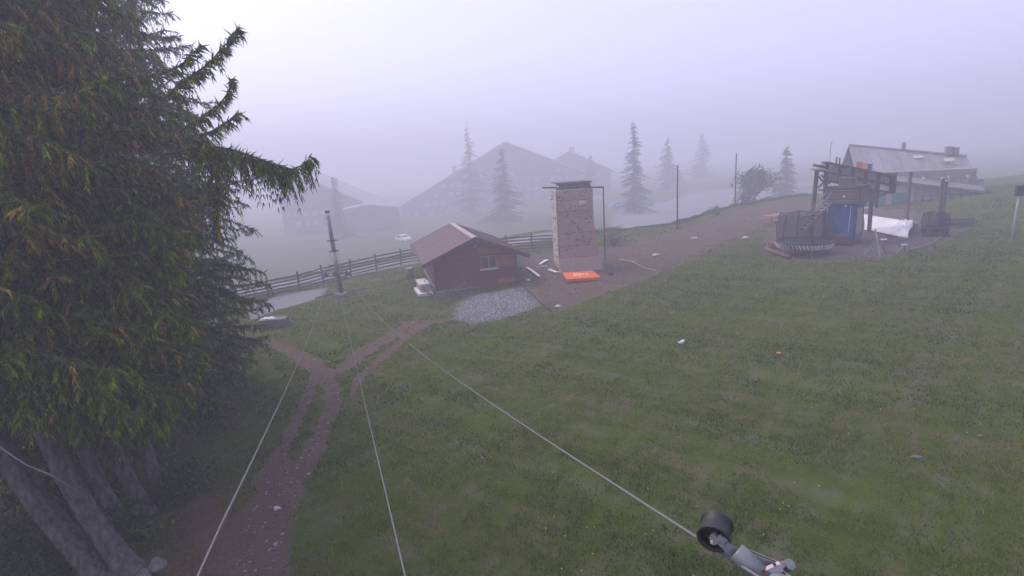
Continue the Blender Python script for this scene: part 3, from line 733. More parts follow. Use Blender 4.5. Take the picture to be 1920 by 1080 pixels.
MB().cyl(at(1468, 1064, 3.12)-base, at(1482, 1058, 3.06)-base, .03, .03, 10).build("clamp_nut", M_STEEL, t)
MB().bar(at(1430, 1082, 3.0)-base, at(1466, 1066, 3.0)-base, .03, .07, _u).build("clamp_plate", mat("pale_pinkish_plate", (.5, .45, .47), .6, .2, 14, .1), t)
for q in ((1434, 1072), (1452, 1058), (1470, 1075)): MB().cyl(at(*q, 2.97)-base, at(*q, 3.0)-base, .009, .009, 6).build("rusty_bolt", M_RUST, t)
MB().bar(s1, px_end, .05, .05).build("strut", M_STEEL, t)
M_CABLE = mat("steel_cable", (.15, .15, .155), .7, .25, 40, .2, metal=.1, stretch=(1, 1, 1))
def cable(label, pts, r0=.009, sag=0):
    pts = np.array(pts, float); n = 40; k = np.linspace(0, 1, len(pts)); s = np.linspace(0, 1, n)
    P = np.stack([np.interp(s, k, pts[:, i]) for i in range(3)], -1)
    if sag: P[:, 2] -= sag*4*s*(1-s)
    return tag(MB().tube(P, r0, 8).build("lift_cable", M_CABLE, None, True), label, "cable", "drag lift cables")
under = wheel_c - e2*(.094*np.sign(e2[2])) 
far_r = np.array(t.location)
far = lambda sx: np.array(pb_) + np.array([sx*math.cos(R(-12)), sx*math.sin(R(-12))-.2, 1.36])
def sagline(A, B, sag, n=30):
    s = np.linspace(0, 1, n)[:, None]; P = A+(B-A)*s; P[:, 2] -= (sag*4*s*(1-s))[:, 0]; return P
und = at(1346, 1033, 3.22)
P1 = sagline(far(.75), und, .75); ext = und+nrm(und-P1[-2])*.9
cable("right-hand steel cable running to the dark roller wheel", np.vstack([P1, ext[None]]))
cable("middle steel cable running down the centre of the grass", np.vstack([sagline(far(-.1), at(760, 1080, 3.6), .35), at(760, 1080, 3.6)+(at(760, 1080, 3.6)-far(-.1))[None]*.09]), .0065)
cable("left-hand steel cable crossing above the dirt track", np.vstack([sagline(far(-.85), at(368, 1080, 3.4), .45), at(368, 1080, 3.4)+(at(368, 1080, 3.4)-far(-.85))[None]*.09]), .008)
# stray wire at the far left
tag(MB().tube([at(-30, 820, 7), at(50, 872, 7), at(100, 893, 7), at(135, 915, 7.2), at(165, 935, 7.6)], .008, 6).build("stay_wire", M_CABLE), "thin pale wire crossing the trunks at the left edge", "wire")

# ================================================================== CLIMBING TOWER
M_PANEL = mat("climbing_panel", (.29, .21, .165), .85, scale=9, bump=.35, bscale=30, col2=(.40, .30, .24))
M_PANELS = mat("climbing_side_panel", (.36, .29, .26), .85, scale=7, bump=.4, bscale=20, col2=(.50, .42, .39))
M_HOLD = mat("dark_hold", (.07, .045, .045), .7, .3, 10, .1)
M_POLE = mat("brown_pole", (.085, .065, .062), .7, .25, 6, .1)
tb = G(1050, 512); trz = R(4)
t = thing("climbing_tower", "tall tan climbing wall tower with an overhead pipe beside the shed", "climbing wall", tb, trz)
Wt = 2.42; De = 2.2
rows = [(1.03, 1.81), (1.84, 2.65), (2.68, 3.39), (3.44, 4.11), (4.14, 4.81), (4.84, 5.50)]
fl_ = lambda z: .40*max(0, (3.5-z)/3.5)**1.2
for (za, zb) in rows:
    wa, wb = Wt+fl_(za), Wt+fl_(zb)
    MB().prism([(.04, za), (wa, za), (wb, zb), (.04, zb)], (0, .06, 0), (0, -.02, 0)).build("front_panel", M_PANEL, t)
MB().prism([(-.02, 0), (3.0, 0), (2.72, 1.0), (.02, 1.0)], (0, .5, 0), (0, -.32, 0), ey=(0, .18, 1)).build("kick_panel", M_PANEL, t)
for k in range(4):
    za, zb = .3+k*1.3, .3+(k+1)*1.3-.015
    b = MB().box((-.02, De/2+.05, (za+zb)/2), (.06, De-.02, zb-za)); b.build("side_panel", M_PANELS, t)
    MB().prism([(Wt+fl_(za)-.08, za), (Wt+fl_(za), za), (Wt+fl_(zb), zb), (Wt+fl_(zb)-.08, zb)], (0, De-.1, 0), (0, .05, 0)).build("side_panel", M_PANELS, t)
MB().box((Wt/2, De/2+.08, 2.7), (Wt-.2, De-.2, 5.3)).build("core", M_GREYW, t)
MB().box((Wt/2-.02, .18, 5.72), (Wt-.12, .1, .40)).build("top_board", M_GREYW, t)
MB().box((Wt/2, De/2+.1, 5.96), (Wt-.02, De, .06)).build("top_frame", M_POLE, t)
for q in ((.12, 5.75), (Wt-.1, 5.8)): MB().cyl((q[0], .05, q[1]), (q[0], .14, q[1]), .07, .07, 10).build("pulley", M_WHITE, t)
MB().bar((.02, -.035, 3.415), (Wt+.02, -.035, 3.415), .03, .04).build("seam_strip", M_PANELS, t)
g = np.random.default_rng(21)
hb = MB()
for k in range(95):
    z = g.uniform(.5, 5.4); x = g.uniform(.12, Wt-.1); yv = -.03 if z > 1 else -.03-.25*(1-z)
    s = g.uniform(.03, .07); hb.box((x, yv, z), (s*1.4, .07, s), rotm('Y', g.uniform(-.8, .8)))
for k in range(60): hb.box((-.055, g.uniform(.15, De-.1), g.uniform(.3, 5.4)), (.05, g.uniform(.05, .14), g.uniform(.04, .12)))
ho = hb.build("small_holds", M_HOLD, t); ho["kind"] = "stuff"
def blob(c, s, seed):
    g = np.random.default_rng(seed); mb = MB(); vs = []; fs = []; n, m = 14, 9; ph0 = g.uniform(0, 6, 4)
    for i in range(m+1):
        for j in range(n):
            th = i/m*math.pi; ph = j/n*6.283; rr = 1+g.normal(0, .025)+.13*math.sin(2.3*ph+ph0[0]+2*th)*math.sin(th)+.09*math.sin(3*th+2*math.cos(ph)+ph0[1])
            vs.append(np.array(c)+np.array([math.sin(th)*math.cos(ph), math.cos(th), math.sin(th)*math.sin(ph)])*np.array(s)*rr)
    fs = [(i*n+j, i*n+(j+1) % n, (i+1)*n+(j+1) % n, (i+1)*n+j) for i in range(m) for j in range(n)]
    return mb.add(vs, fs)
for c_, s_ in (((1.72, -.04, 4.55), (.30, .09, .19)), ((1.45, -.05, 2.95), (.14, .08, .12)), ((1.75, -.03, 5.1), (.2, .05, .1)), ((.55, -.03, 5.1), (.17, .05, .07)), ((1.35, -.06, 2.25), (.22, .09, .13)), ((1.5, -.04, 3.85), (.12, .06, .2))):
    blob(c_, s_, int(c_[0]*100)).build("climbing_hold", M_PANELS if s_[0] > .25 else M_PANEL, t, True)
pa, pb2 = at(1017, 352, 38.2), at(1131, 351, 39.6); pc = G(1131, 462)
M4 = Matrix.Translation(Vector(tb)) @ Matrix.Rotation(trz, 4, 'Z'); inv = np.array(M4.inverted())
loc = lambda P: (inv @ np.array([*P, 1]))[:3]
MB().tube([loc(pa), loc(pb2)], .055, 8).build("overhead_pipe", M_POLE, t, True)
MB().tube([loc(pb2)+[0, 0, .05], loc(np.array([pb2[0], pb2[1], gz(pb2[0], pb2[1])]))-[0, 0, .2]], .05, 8).build("support_post", M_POLE, t, True)
# orange crash mat with pale marking
M_ORANGE = mat("orange_mat", (.62, .125, .035), .55, .08, 3, .1)
M_MARK = mat("mat_marking", (.85, .5, .36), .6, .1, 3, 0)
pm_ = G(1095, 527); t = thing("crash_mat", "bright orange crash mat lying at the foot of the climbing tower", "mat", pm_, R(3))
MB().box((0, 1.1, .10), (2.05, 2.2, .18), bev=.12).build("pad", M_ORANGE, t, False)
MB().box((0, 1.1, .0), (1.95, 2.1, .03)).build("base_sheet", M_TRIM, t)
for k, (xx, h, w_) in enumerate(((-.38, .5, .09), (-.25, .42, .07), (-.1, .7, .05), (.02, .3, .09), (.2, .14, .12), (.4, .5, .08))):
    MB().box((xx, 1.2, .193+.001*k), (w_, h*2, .006), rotm('Z', -.08)).build("marking", M_MARK, t)
p = G(1043, 500)
tag(MB().box((p[0], p[1]+.3, p[2]+.45), (.22, .3, .75), bev=.08).build("orange_pad", M_ORANGE), "small orange pad tucked at the left side of the climbing tower", "pad")
p = G(1040, 512); t = thing("metal_frame_piece", "white angled metal frame lying left of the climbing tower", "frame", p, R(8))
MB().bar((-.15, 1.15, .05), (.1, .05, .05), .18, .08).build("long_bar", M_WHITE, t); MB().bar((.0, 0, .05), (.55, .05, .06), .16, .07).build("short_bar", M_WHITE, t)
MB().bar((-.25, 1.15, .05), (.1, 1.2, .05), .12, .06).build("short_bar", M_WHITE, t)
for lab, a, b_, w_ in (("longest pale warped plank lying on the dirt near the shed", (988, 503), (1011, 520), .2), ("short pale plank lying nearest the climbing tower", (1012, 497), (1026, 489), .26), ("thin pale batten on the dirt beside the short plank", (1006, 502), (1026, 501), .07)):
    A, B = G(*a), G(*b_); mid = (A+B)/2+[0, 0, .1]
    mb = MB(); mb.bar(A+[0, 0, .06], mid, w_*.7, .05); mb.bar(mid-(B-A)*.01, B+[0, 0, .08], w_, .05)
    tag(mb.build("plank", M_WHITE), lab, "plank", "pale planks on the yard")
for lab, pts, rr in (("long dead branch lying on the bare yard right of the climbing tower", ((1160, 488), (1185, 492), (1205, 503), (1230, 509)), .05), ("dark stick on the yard behind the dead branch", ((1143, 478), (1155, 480), (1170, 487)), .04)):
    P = [G(*q)+[0, 0, .06] for q in pts]; mb = MB().tube(P, np.linspace(rr, rr*.5, len(P)), 7); mb.tube([P[1], P[1]+np.array([.5, .4, .15])], [rr*.5, .01], 5)
    tag(mb.build("dead_branch", M_GREYW if rr < .05 else M_PALEW), lab, "branch")
M_STONE = mat("pale_stone", (.42, .40, .40), .9, .25, 6, .5)
def stone(label, px, py, s, seed, m=None, group="single stones"):
    p = G(px, py); o = blob((0, 0, 0), s, seed).build("stone", m or M_STONE, None, True); o.location = p+np.array([0, 0, s[2]*.35]); return tag(o, label, "stone", group)
stone("pale round stone at the lower end of the edging board", 1046, 577, (.17, .13, .12), 1)
stone("dark ball-like stone to the right of the orange mat", 1146, 515, (.16, .16, .15), 2, M_TRIM)
stone("pale stone on the upper yard, left of the two poles", 1230, 479, (.3, .2, .1), 3)
stone("white stone on the upper yard below the right pole", 1302, 448, (.3, .2, .12), 4)
stone("small white stone on the dirt by the shed planks", 990, 526, (.16, .12, .1), 5)
stone("grey-blue stone in the grass at far right", 1837, 819, (.06, .05, .045), 6, M_GREYW)
stone("flat tan stone in the grass at right", 1718, 858, (.12, .07, .04), 7, M_GREYW)
stone("pale stone at the edge of the yard under the picnic table", 1398, 447, (.28, .2, .12), 8)
stone("orange-tinted pebble in the middle of the meadow", 1460, 663, (.08, .06, .05), 9, mat("orange_stone", (.6, .33, .2), .8, .2, 9, .2))
stone("pale stone lying in the left rut of the dirt track", 519, 954, (.09, .06, .05), 10)
stone("larger rounded pale boulder at the bottom edge by the spruce trunks", 297, 1068, (.17, .16, .20), 11, mat("lichen_rock", (.07, .066, .062), .95, scale=9, bump=1, bscale=20, col2=(.22, .21, .18)))
stone("smaller boulder beside the rounded one at the bottom edge", 272, 1082, (.17, .13, .13), 12, MATS["lichen_rock"])
p = G(1276, 645); tag(MB().box((0, 0, .05), (.2, .13, .05), rotm('Y', .3), .05).box((.08, .02, .10), (.16, .14, .05), rotm('Y', -.4), .04).build("litter", M_WHITE), "crumpled white litter lying on the open grass", "litter").location = p

# ================================================================== POLES
def pole(label, px, py, pyt, r=.075):
    p = G(px, py); d = float((p-CAM) @ _f); top = CAM[2]+(ray(px, pyt)*d)[2]
    t = thing("wooden_pole", label, "pole", p, 0, "plain poles on the crest"); h = top-p[2]
    MB().tube([(0, 0, -.3), (0, 0, h*.5), (.02, 0, h)], [r, r*.95, r*.85], 10).build("shaft", M_POLE, t, True)
    MB().cyl((.02, 0, h), (.02, 0, h+.12), r*.95, r*.9, 10).build("pole_cap", M_PALE, t)
pole("left of two thin dark poles on the crest beyond the yard", 1270, 429, 311)
pole("right and taller of two thin dark poles on the crest", 1378, 390, 288)

# ================================================================== YARD ON THE RIGHT
M_NAVY = mat("navy_steel", (.018, .022, .035), .6, .2, 10, .1)
def net_mat():
    m = bpy.data.materials.new("net_mesh"); m.use_nodes = True; n = m.node_tree.nodes; l = m.node_tree.links
    b = n["Principled BSDF"]; b.inputs["Base Color"].default_value = (.02, .02, .025, 1); b.inputs["Roughness"].default_value = .9
    tr = n.new("ShaderNodeBsdfTransparent"); mx = n.new("ShaderNodeMixShader"); mx.inputs[0].default_value = .42
    l.new(tr.outputs[0], mx.inputs[1]); l.new(b.outputs[0], mx.inputs[2]); l.new(mx.outputs[0], n["Material Output"].inputs[0]); return m
M_NET = net_mat()
def trampoline(label, p, rad, hbed, hnet, seed, group):
    t = thing("trampoline", label, "trampoline", p, 0, group); n = 48; g = np.random.default_rng(seed)
    A = np.arange(n)/n*6.283
    mb = MB(); mb.add([(rad*.9*math.cos(a), rad*.9*math.sin(a), hbed) for a in A]+[(0, 0, hbed-.05)], [(i, (i+1) % n, n) for i in range(n)]); mb.build("jumping_mat", M_NAVY, t)
    k = [(rad*math.cos(a), rad*math.sin(a), hbed+.02) for a in np.r_[A, A[:1]]]
    MB().tube(k, .06, 8, False).build("rim_pad", M_NAVY, t, True)
    sk = MB()
    for a in A[::1]:
        sk.bar((rad*1.01*math.cos(a), rad*1.01*math.sin(a), hbed-.02), (rad*.97*math.cos(a+.06), rad*.97*math.sin(a+.06), hbed-.33), .07, .02)
    so_ = sk.build("skirt_lacing", M_WHITE if rad > 1 else M_FENCE, t); so_["kind"] = "stuff"
    for j in range(6):
        a = j/6*6.283+.3; c_, s_ = math.cos(a), math.sin(a); lean = .22
        MB().tube([(rad*.98*c_, rad*.98*s_, hbed), (rad*.98*c_, rad*.98*s_, 0)], .03, 6).build("leg", M_STEEL, t)
        MB().tube([(rad*1.0*c_, rad*1.0*s_, hbed), (rad*1.04*c_, rad*1.04*s_, hbed+hnet*.5), (rad*.9*c_, rad*.9*s_, hbed+hnet)], .028, 6).build("net_post", M_NAVY, t)
    m2 = 36; vs = []
    rows_ = 6
    for i in range(rows_+1):
        f = i/rows_
        for j in range(m2):
            a = j/m2*6.283; sag = .22*hnet*.3*abs(math.sin((a-.3)*3))*f
            r_ = rad*(.93+.05*math.sin(f*3.14))*(1-.05*f*abs(math.sin((a-.3)*3)))
            vs.append((r_*math.cos(a), r_*math.sin(a), hbed+.03+f*hnet-sag))
    fs = [(i*m2+j, i*m2+(j+1) % m2, (i+1)*m2+(j+1) % m2, (i+1)*m2+j) for i in range(rows_) for j in range(m2)]
    MB().add(vs, fs).build("safety_net", M_NET, t)
    top = [vs[rows_*m2+j] for j in range(m2)]; MB().tube(top+top[:1], .022, 5, False).build("net_cord", M_NAVY, t)
    return t
tp = G(1512, 478); trampoline("round dark trampoline with sagging net in front of the blue hut", tp+np.array([.1, .5, 0]), 1.62, .78, 1.75, 1, "trampolines")
tp2 = G(1752, 440); trampoline("small dark netted trampoline at the right end of the yard", tp2, .72, .42, 1.0, 2, "trampolines")
# brown timber logs beside the trampoline
M_LOGB = mat("brown_log", (.125, .062, .05), .85, .3, 5, .4, stretch=(.3, 1, 1))
for lab, a, b_, z in (("lower brown log bounding the yard under the trampoline", (1436, 470), (1480, 486), .12), ("upper brown log of the stack under the trampoline", (1444, 463), (1505, 482), .33), ("short brown log laid crosswise left of the trampoline", (1440, 470), (1478, 452), .15)):
    A, B = G(*a)+[0, 0, z], G(*b_)+[0, 0, z]; tag(MB().tube([A, (A+B)/2, B], [.14, .135, .13], 10).build("timber_log", M_LOGB, None, True), lab, "log", "brown logs by the trampoline")
# blue hut
M_BLUE = mat("blue_paint", (.022, .075, .25), .5, .25, 3, .1)
M_BLUED = mat("dark_blue_paint", (.02, .045, .10), .5, .25, 3, .1)
M_CRATE = mat("weathered_timber", (.11, .092, .085), .85, .35, 5, .35, stretch=(.3, 1, 1))
M_OLIVE = mat("olive_panel", (.26, .27, .19), .6, .2, 4, .05)
hp = G(1592, 458); t = thing("operator_hut", "blue steel lift hut with a wooden crate-like top beside the trampoline", "hut", hp+np.array([.2, .9, 0]), R(-47))
MB().box((0, 0, 1.45), (1.62, 1.5, 2.25), bev=.03).build("cabin", M_BLUE, t)
MB().box((0, 0, .2), (1.5, 1.4, .36)).build("plinth", M_TRIM, t)
MB().box((.82, 0, 1.5), (.04, 1.1, 1.6)).build("side_panel", M_OLIVE, t)
for xx in (-.36, .36): MB().box((xx, -.765, 1.5), (.68, .03, 2.0)).build("door", M_BLUE, t)
MB().bar((.5, -.80, 2.5), (.44, -.80, .8), .03, .03).build("door_rod", M_WHITE, t)
for xx, yy in ((-.79, -.74), (.79, -.74), (.79, .74)): MB().box((xx, yy, 1.42), (.08, .08, 2.3)).build("corner_frame", M_BLUED, t)
for k in range(4): MB().box((-.05, -1.02, .15+.14*k), (1.35, .42-.09*k, .10)).build("step_board", M_LOGB, t)
for k in range(5):
    MB().box((0, -.98, 2.72+.21*k), (2.0, .05, .195)).build("plank", M_CRATE, t); MB().box((1.0, 0, 2.72+.21*k), (.05, 1.9, .195)).build("plank", M_CRATE, t); MB().box((-1.0, 0, 2.72+.21*k), (.05, 1.9, .195)).build("plank", M_CRATE, t)
MB().box((0, 0, 2.6), (1.9, 1.9, .06)).build("crate_floor", M_TRIM, t)
b = MB(); b.box((0, -.99, 3.72), (2.16, .16, .08)); b.box((1.0, .07, 3.72), (.16, 1.9, .08)); b.build("crate_rim", M_CRATE, t)
for xx in (-1.0, 1.0): MB().box((xx, -1.0, 3.15), (.1, .1, 1.1)).build("crate_corner", M_TRIM, t)
MB().cyl((.12, -1.02, 3.1), (.12, -1.06, 3.1), .07, .07, 10).build("white_knob", M_WHITE, t); MB().cyl((.25, -.99, 2.5), (.25, -1.03, 2.5), .05, .05, 10).build("white_knob", M_WHITE, t)
MB().box((-.1, .3, 3.95), (.9, .7, .5), bev=.1).build("motor_cover", M_CRATE, t)
# drive station frame behind the hut
M_FRAMES = mat("station_timber", (.075, .066, .066), .75, .3, 5, .2)
M_INFILL = mat("station_infill", (.23, .21, .195), .8, .25, 4, .2)
A = at(1551, 307, 37.5); B = at(1672, 331, 38.5); gA = gz(A[0], A[1])
t = thing("drive_station", "raised lift drive frame with ribbed panels above the blue hut", "lift station", (A[0], A[1], gA))
o_ = np.array(t.location); D = B-A; L = np.linalg.norm(D); d = D/L; A = A-o_; B = B-o_
up = np.array([0, 0, 1.]); hp_ = 1.12; nrml = nrm(np.cross(d, up)); back = -nrml if (-nrml)[1] > 0 else nrml
MB().bar(A-d*.25+[0, 0, .05], B+d*.1+[0, 0, .05], .5, .12).build("top_beam", M_FRAMES, t)
for zz in (.56, 1.12): MB().bar(A+[0, 0, -zz], B+[0, 0, -zz+.02], .14, .12).build("side_beam", M_FRAMES, t)
for k in range(6):
    q = A+D*(k/5); MB().bar(q+[0, 0, 0], q+[0, 0, -hp_-(1.2 if k in (3, 4) else .06)], .16, .12, back).build("rib", M_FRAMES, t)
for k in range(5):
    for j, (z0_, z1_) in enumerate(((.08, .49), (.63, 1.05))):
        q = A+D*((k+.5)/5)+back*.08; M_ = np.stack([d, np.cross(up, d), up], 1)
        MB().box(q+[0, 0, -(z0_+z1_)/2], (L/5-.14, .04, z1_-z0_), M_).build("infill_panel", M_WHITE if (k == 4 and j == 1) else M_INFILL, t)
MB().bar(B+[0, 0, .25], B+[0, 0, -1.1], .8, .08, d).build("end_plate", M_FRAMES, t)
MB().bar(A-d*.1+back*1.2+[0, 0, -.1], B+back*1.2+[0, 0, -.1], .16, .16).build("side_beam", M_FRAMES, t)
dk = MB(); dk.add([A-d*.2, B+d*.1, B+d*.1+back*1.3, A-d*.2+back*1.3], [(0, 1, 2, 3)]); 
for k in range(8):
    q = A+D*((k+.5)/8)+back*.65+[0, 0, -.02]; MB().bar(q-back*.6, q+back*.6, L/8-.03, .05).build("deck_board", M_CRATE, t)
# left trestle
for q, lean in (((1532, 318), -.25), ((1549, 318), .1)):
    P = at(*q, 37.5)-o_; gl = gz(*(P+o_)[:2])-o_[2]; MB().bar(P, (P[0]+lean, P[1], gl), .22, .16, (0, 1, 0)).build("trestle_leg", M_FRAMES, t)
P0, P1_ = at(1527, 317, 37.3)-o_, at(1556, 322, 37.6)-o_
MB().bar(P0, P1_, .9, .1).build("trestle_cap", M_INFILL, t)
for a, b_ in (((1534, 330), (1553, 352)), ((1540, 328), (1556, 345)), ((1534, 352), (1553, 333)), ((1535, 356), (1553, 358))): MB().bar(at(*a, 37.6)-o_, at(*b_, 37.8)-o_, .08, .09).build("brace", M_FRAMES, t)
for k in (3, 4):
    q = A+D*(k/5); gl = gz(*(q+o_)[:2])-o_[2]
    MB().bar(q+back*.5+[0, 0, -.1], (q[0]+back[0]*.5, q[1]+back[1]*.5, gl), .2, .2, (0, 1, 0)).build("support_leg", M_FRAMES, t)
    MB().bar(q+[0, 0, -hp_-.4], q+d*1.1+[0, 0, -hp_+.1], .1, .1).build("brace", M_FRAMES, t)
for k in (2.4, 3.5): MB().box(A+D*(k/5)+[0, 0, -1.6], (.85, .06, .7), np.stack([d, np.cross(up, d), up], 1)).build("lower_board", M_CRATE, t)
MB().box(at(1591, 340, 37)-o_, (.3, .2, .26), bev=.04).build("lamp_box", M_WHITE, t)
MB().tube([A+D*.18+back*.9, A+D*.18+back*.9+[0, 0, 1.3], A+D*.2+back*.9+[0, 0, 1.65]], .025, 6).build("antenna", M_PALE, t)
for k in (.33, .38, .85): MB().bar(A+D*k+back*1.2, A+D*k+back*1.2+[0, 0, .75], .07, .07).build("rail_post", M_FRAMES, t)
# light stairway / ladder left of the hut
t = thing("access_stairs", "pale open metal stairs leaning behind the netted trampoline", "stairs", G(1508, 440))
o_ = np.array(t.location); s0, s1_ = at(1507, 432, 35.5)-o_, at(1556, 380, 35.5)-o_
for off in (0, .55):
    ov_ = np.array([.1, off, 0]); MB().bar(s0+ov_, s1_+ov_, .05, .14).build("stringer", M_INFILL, t); MB().bar(s0+ov_+[0, 0, .65], s1_+ov_+[0, 0, .65], .04, .05).build("handrail", M_STEEL, t)
    for k in (.15, .5, .85): MB().bar(s0+(s1_-s0)*k+ov_, s0+(s1_-s0)*k+ov_+[0, 0, .65], .035, .035, (0, 1, 0)).build("baluster", M_STEEL, t)
for k in range(8): MB().box(s0+(s1_-s0)*((k+.5)/8)+[.1, .27, .02], (.26, .5, .04)).build("tread", M_INFILL, t)
# white inflatable/tarp
def tarp():
    c00, c01, c10, c11 = G(1619, 403), G(1621, 431), G(1716, 420), G(1702, 447); a = c00
    n, m = 60, 26; V = []
    for i in range(n):
        f = i/(n-1); wrk = .02+.24*max(0, (f-.6)/.4)
        for j in range(m):
            v = j/(m-1)*2-1; u_ = (v+1)/2
            P = (c00*(1-u_)+c01*u_)*(1-f)+(c10*(1-u_)+c11*u_)*f
            P[:2] += np.array([math.sin(v*5+1), math.cos(v*4)])*.16*f
            h = .26*(1-abs(v)**6) + wrk*(.6*math.sin(f*47+v*5)+.5*math.sin(v*13+f*21)+.4*math.sin(f*90-v*9))*(1-abs(v)**4)*.6 + (.2 if f > .85 else 0)*(1-abs(v)**2)
            V.append((P[0], P[1], gz(P[0], P[1])-.02+max(.02, h)))
    idx = np.arange(n*m).reshape(n, m); Fc = np.stack([idx[:-1, :-1], idx[1:, :-1], idx[1:, 1:], idx[:-1, 1:]], -1).reshape(-1, 4)
    me = np_mesh("white_tarp", np.array(V)-a, Fc, mat("dirty_white_vinyl", (.60, .54, .50), .55, scale=.9, bump=.25, bscale=7, col2=(.84, .84, .87)), None, True)
    o = link("white_tarp", me, None, a); sm = o.modifiers.new("thick", 'SOLIDIFY'); sm.thickness = .02
    tag(o, "crumpled dirty white tarpaulin spread on the yard right of the blue hut", "tarpaulin")
tarp()
# picnic table
M_TABLE = mat("reddish_timber", (.33, .17, .12), .8, .2, 5, .2)
t = thing("picnic_table", "reddish wooden picnic table with benches at the back of the yard", "picnic table", G(1452, 420), R(24))
for k in range(5): MB().box((0, -.32+.16*k, .76), (2.1, .145, .05)).build("top_board", M_TABLE, t)
for sy in (-1, 1):
    for k in range(2): MB().box((0, sy*(.68+.15*k), .45), (2.1, .135, .05)).build("bench_board", M_TABLE, t)
for sx in (-.75, .75):
    MB().bar((sx, -.75, .42), (sx, .75, .42), .05, .1).build("cross_beam", M_TABLE, t)
    for sy in (-1, 1): MB().bar((sx+.05, sy*.25, .73), (sx+.05, sy*.62, 0), .05, .1).build("leg", M_TABLE, t)
# hand tools / small posts on the yard
t = thing("lift_stake", "leaning grey metal stake in front of the white tarpaulin", "stake", G(1650, 480))
o_ = np.array(t.location); MB().bar(at(1641, 430, 33)-o_, (0, 0, -.1), .07, .07).build("shaft", M_STEEL, t); MB().bar((-.9, .1, .05), (-.25, 0, .9), .05, .05).build("strut", M_STEEL, t); MB().bar((.5, .2, .05), (.0, 0, .7), .05, .05).build("strut", M_STEEL, t); MB().box((.15, 0, .95), (.3, .14, .06)).build("foot_plate", M_WHITE, t)
t = thing("lift_stake", "low grey metal trestle at the grass edge below the tarpaulin", "stake", G(1695, 474))
MB().bar((-.45, 0, 0), (0, 0, .45), .06, .06).build("leg", M_STEEL, t); MB().bar((.25, .2, 0), (0, 0, .45), .06, .06).build("leg", M_STEEL, t); MB().box((0, 0, .48), (.3, .14, .06)).build("head_plate", M_WHITE, t)
tag(MB().tube([G(*q)+[0, 0, .08] for q in ((1698, 472), (1730, 464), (1752, 455), (1765, 446))], .03, 6).build("hose", M_STEEL), "pale hose along the grass edge of the right-hand yard", "hose")
p = G(1546, 450); t = thing("bollard", "short tan post between the trampoline and the blue hut", "post", p)
MB().tube([(0, 0, 0), (0, 0, .95)], [.09, .09], 10).build("shaft", M_OLIVE, t, True); MB().cyl((0, 0, .95), (0, 0, 1.12), .14, .12, 10).build("head", M_PALEW, t)

# ---- lodge at the right behind the yard
M_LWALL = mat("lodge_wall", (.26, .24, .235), .85, .25, 3, .2, stretch=(3, 3, .3))
M_LROOF = mat("lodge_roof", (.24, .225, .235), .7, .25, 1.5, .2)
M_LPLAS = mat("lodge_plaster", (.42, .41, .42), .9, .15, 2, .1)
M_LGREEN = mat("green_mural", (.04, .20, .13), .7, .3, 2, .0)
lp = np.array(at(1608, 400, 54)); lp[2] = gz(lp[0], lp[1])-.2
t = thing("ski_lodge", "grey lodge with a long dark roof and green mural behind the yard", "building", lp, R(-22)); o_ = lp
LZ = at(1612, 272, 54)[2]-lp[2]; LW = 9.0
MB().box((LW/2, 4, 1.6), (LW, 8, 3.6)).build("wall", M_LWALL, t)
zl, zr = LZ, LZ-1.6
def roofz(x): return zl+(zr-zl)*x/LW
nr = 12
for k in range(nr):
    x0_, x1_ = -.4+(LW+.9)*k/nr, -.4+(LW+.9)*(k+1)/nr-.02
    vs = []
    for (x_, y_, dz) in ((x0_, -.8, -2.9), (x1_, -.8, -2.9), (x1_, 4.5, .0), (x0_, 4.5, .0)):
        vs.append((x_, y_, roofz(x_)+dz+.01*(k % 2)))
    v2 = [(a, b, c_-.16) for a, b, c_ in vs]
    MB().add(vs+v2, [(0, 1, 2, 3), (7, 6, 5, 4), (0, 4, 5, 1), (1, 5, 6, 2), (2, 6, 7, 3), (3, 7, 4, 0)]).build("roof_sheet", M_LROOF, t)
MB().add([(-.4, 4.45, zl+.02), (LW+.5, 4.45, roofz(LW+.5)+.02), (LW+.5, 9, roofz(LW+.5)-2.6), (-.4, 9, zl-2.6)], [(0, 1, 2, 3)]).build("rear_roof", M_LROOF, t)
MB().bar((-.4, 4.45, zl+.1), (LW+.5, 4.45, roofz(LW+.5)+.1), .3, .12).build("ridge_cap", M_LPLAS, t)
for xx, s_ in ((4.3, .3), (8.0, .55), (8.6, .4)): MB().box((xx, 4.4, roofz(xx)+.35), (s_, s_, .8)).build("chimney", M_LROOF, t)
for xx, yy in ((5.3, 3.3), (7.7, 2.9)): MB().box((xx, yy, roofz(xx)-.52), (.75, .5, .08), rotm('X', .5)).build("skylight", M_LPLAS, t)
for k, (x0_, x1_, m_) in enumerate(((.6, 2.2, M_LGREEN), (2.2, 4.4, M_LPLAS), (2.7, 3.9, M_LGREEN))):
    MB().box(((x0_+x1_)/2, -.04-.02*(k == 2), 1.0 if k < 2 else .7), (x1_-x0_, .06, 2.4 if k < 2 else 1.6)).build("mural_panel", m_, t)
for k in range(9): MB().box((4.9+k*.55, -.05, 1.3), (.42, .07, 2.3)).build("wall_board", M_LWALL, t)
for xx in (5.0, 6.9, 8.3): MB().cyl((xx, -.1, 2.75), (xx, -.25, 2.72), .11, .13, 10).build("wall_lamp", M_WHITE, t)
MB().box((LW/2, -.8, .12), (LW+1, 1.6, .3)).build("terrace", M_CONC, t)
for k in range(8): MB().bar((4.7+.7*k, -1.6, .2), (4.7+.7*k, -1.6, 1.35), .07, .07, (0, 1, 0)).build("railing_post", M_FRAMES, t)
MB().bar((4.7, -1.6, 1.3), (9.6, -1.6, 1.3), .06, .08).build("railing_bar", M_FRAMES, t)
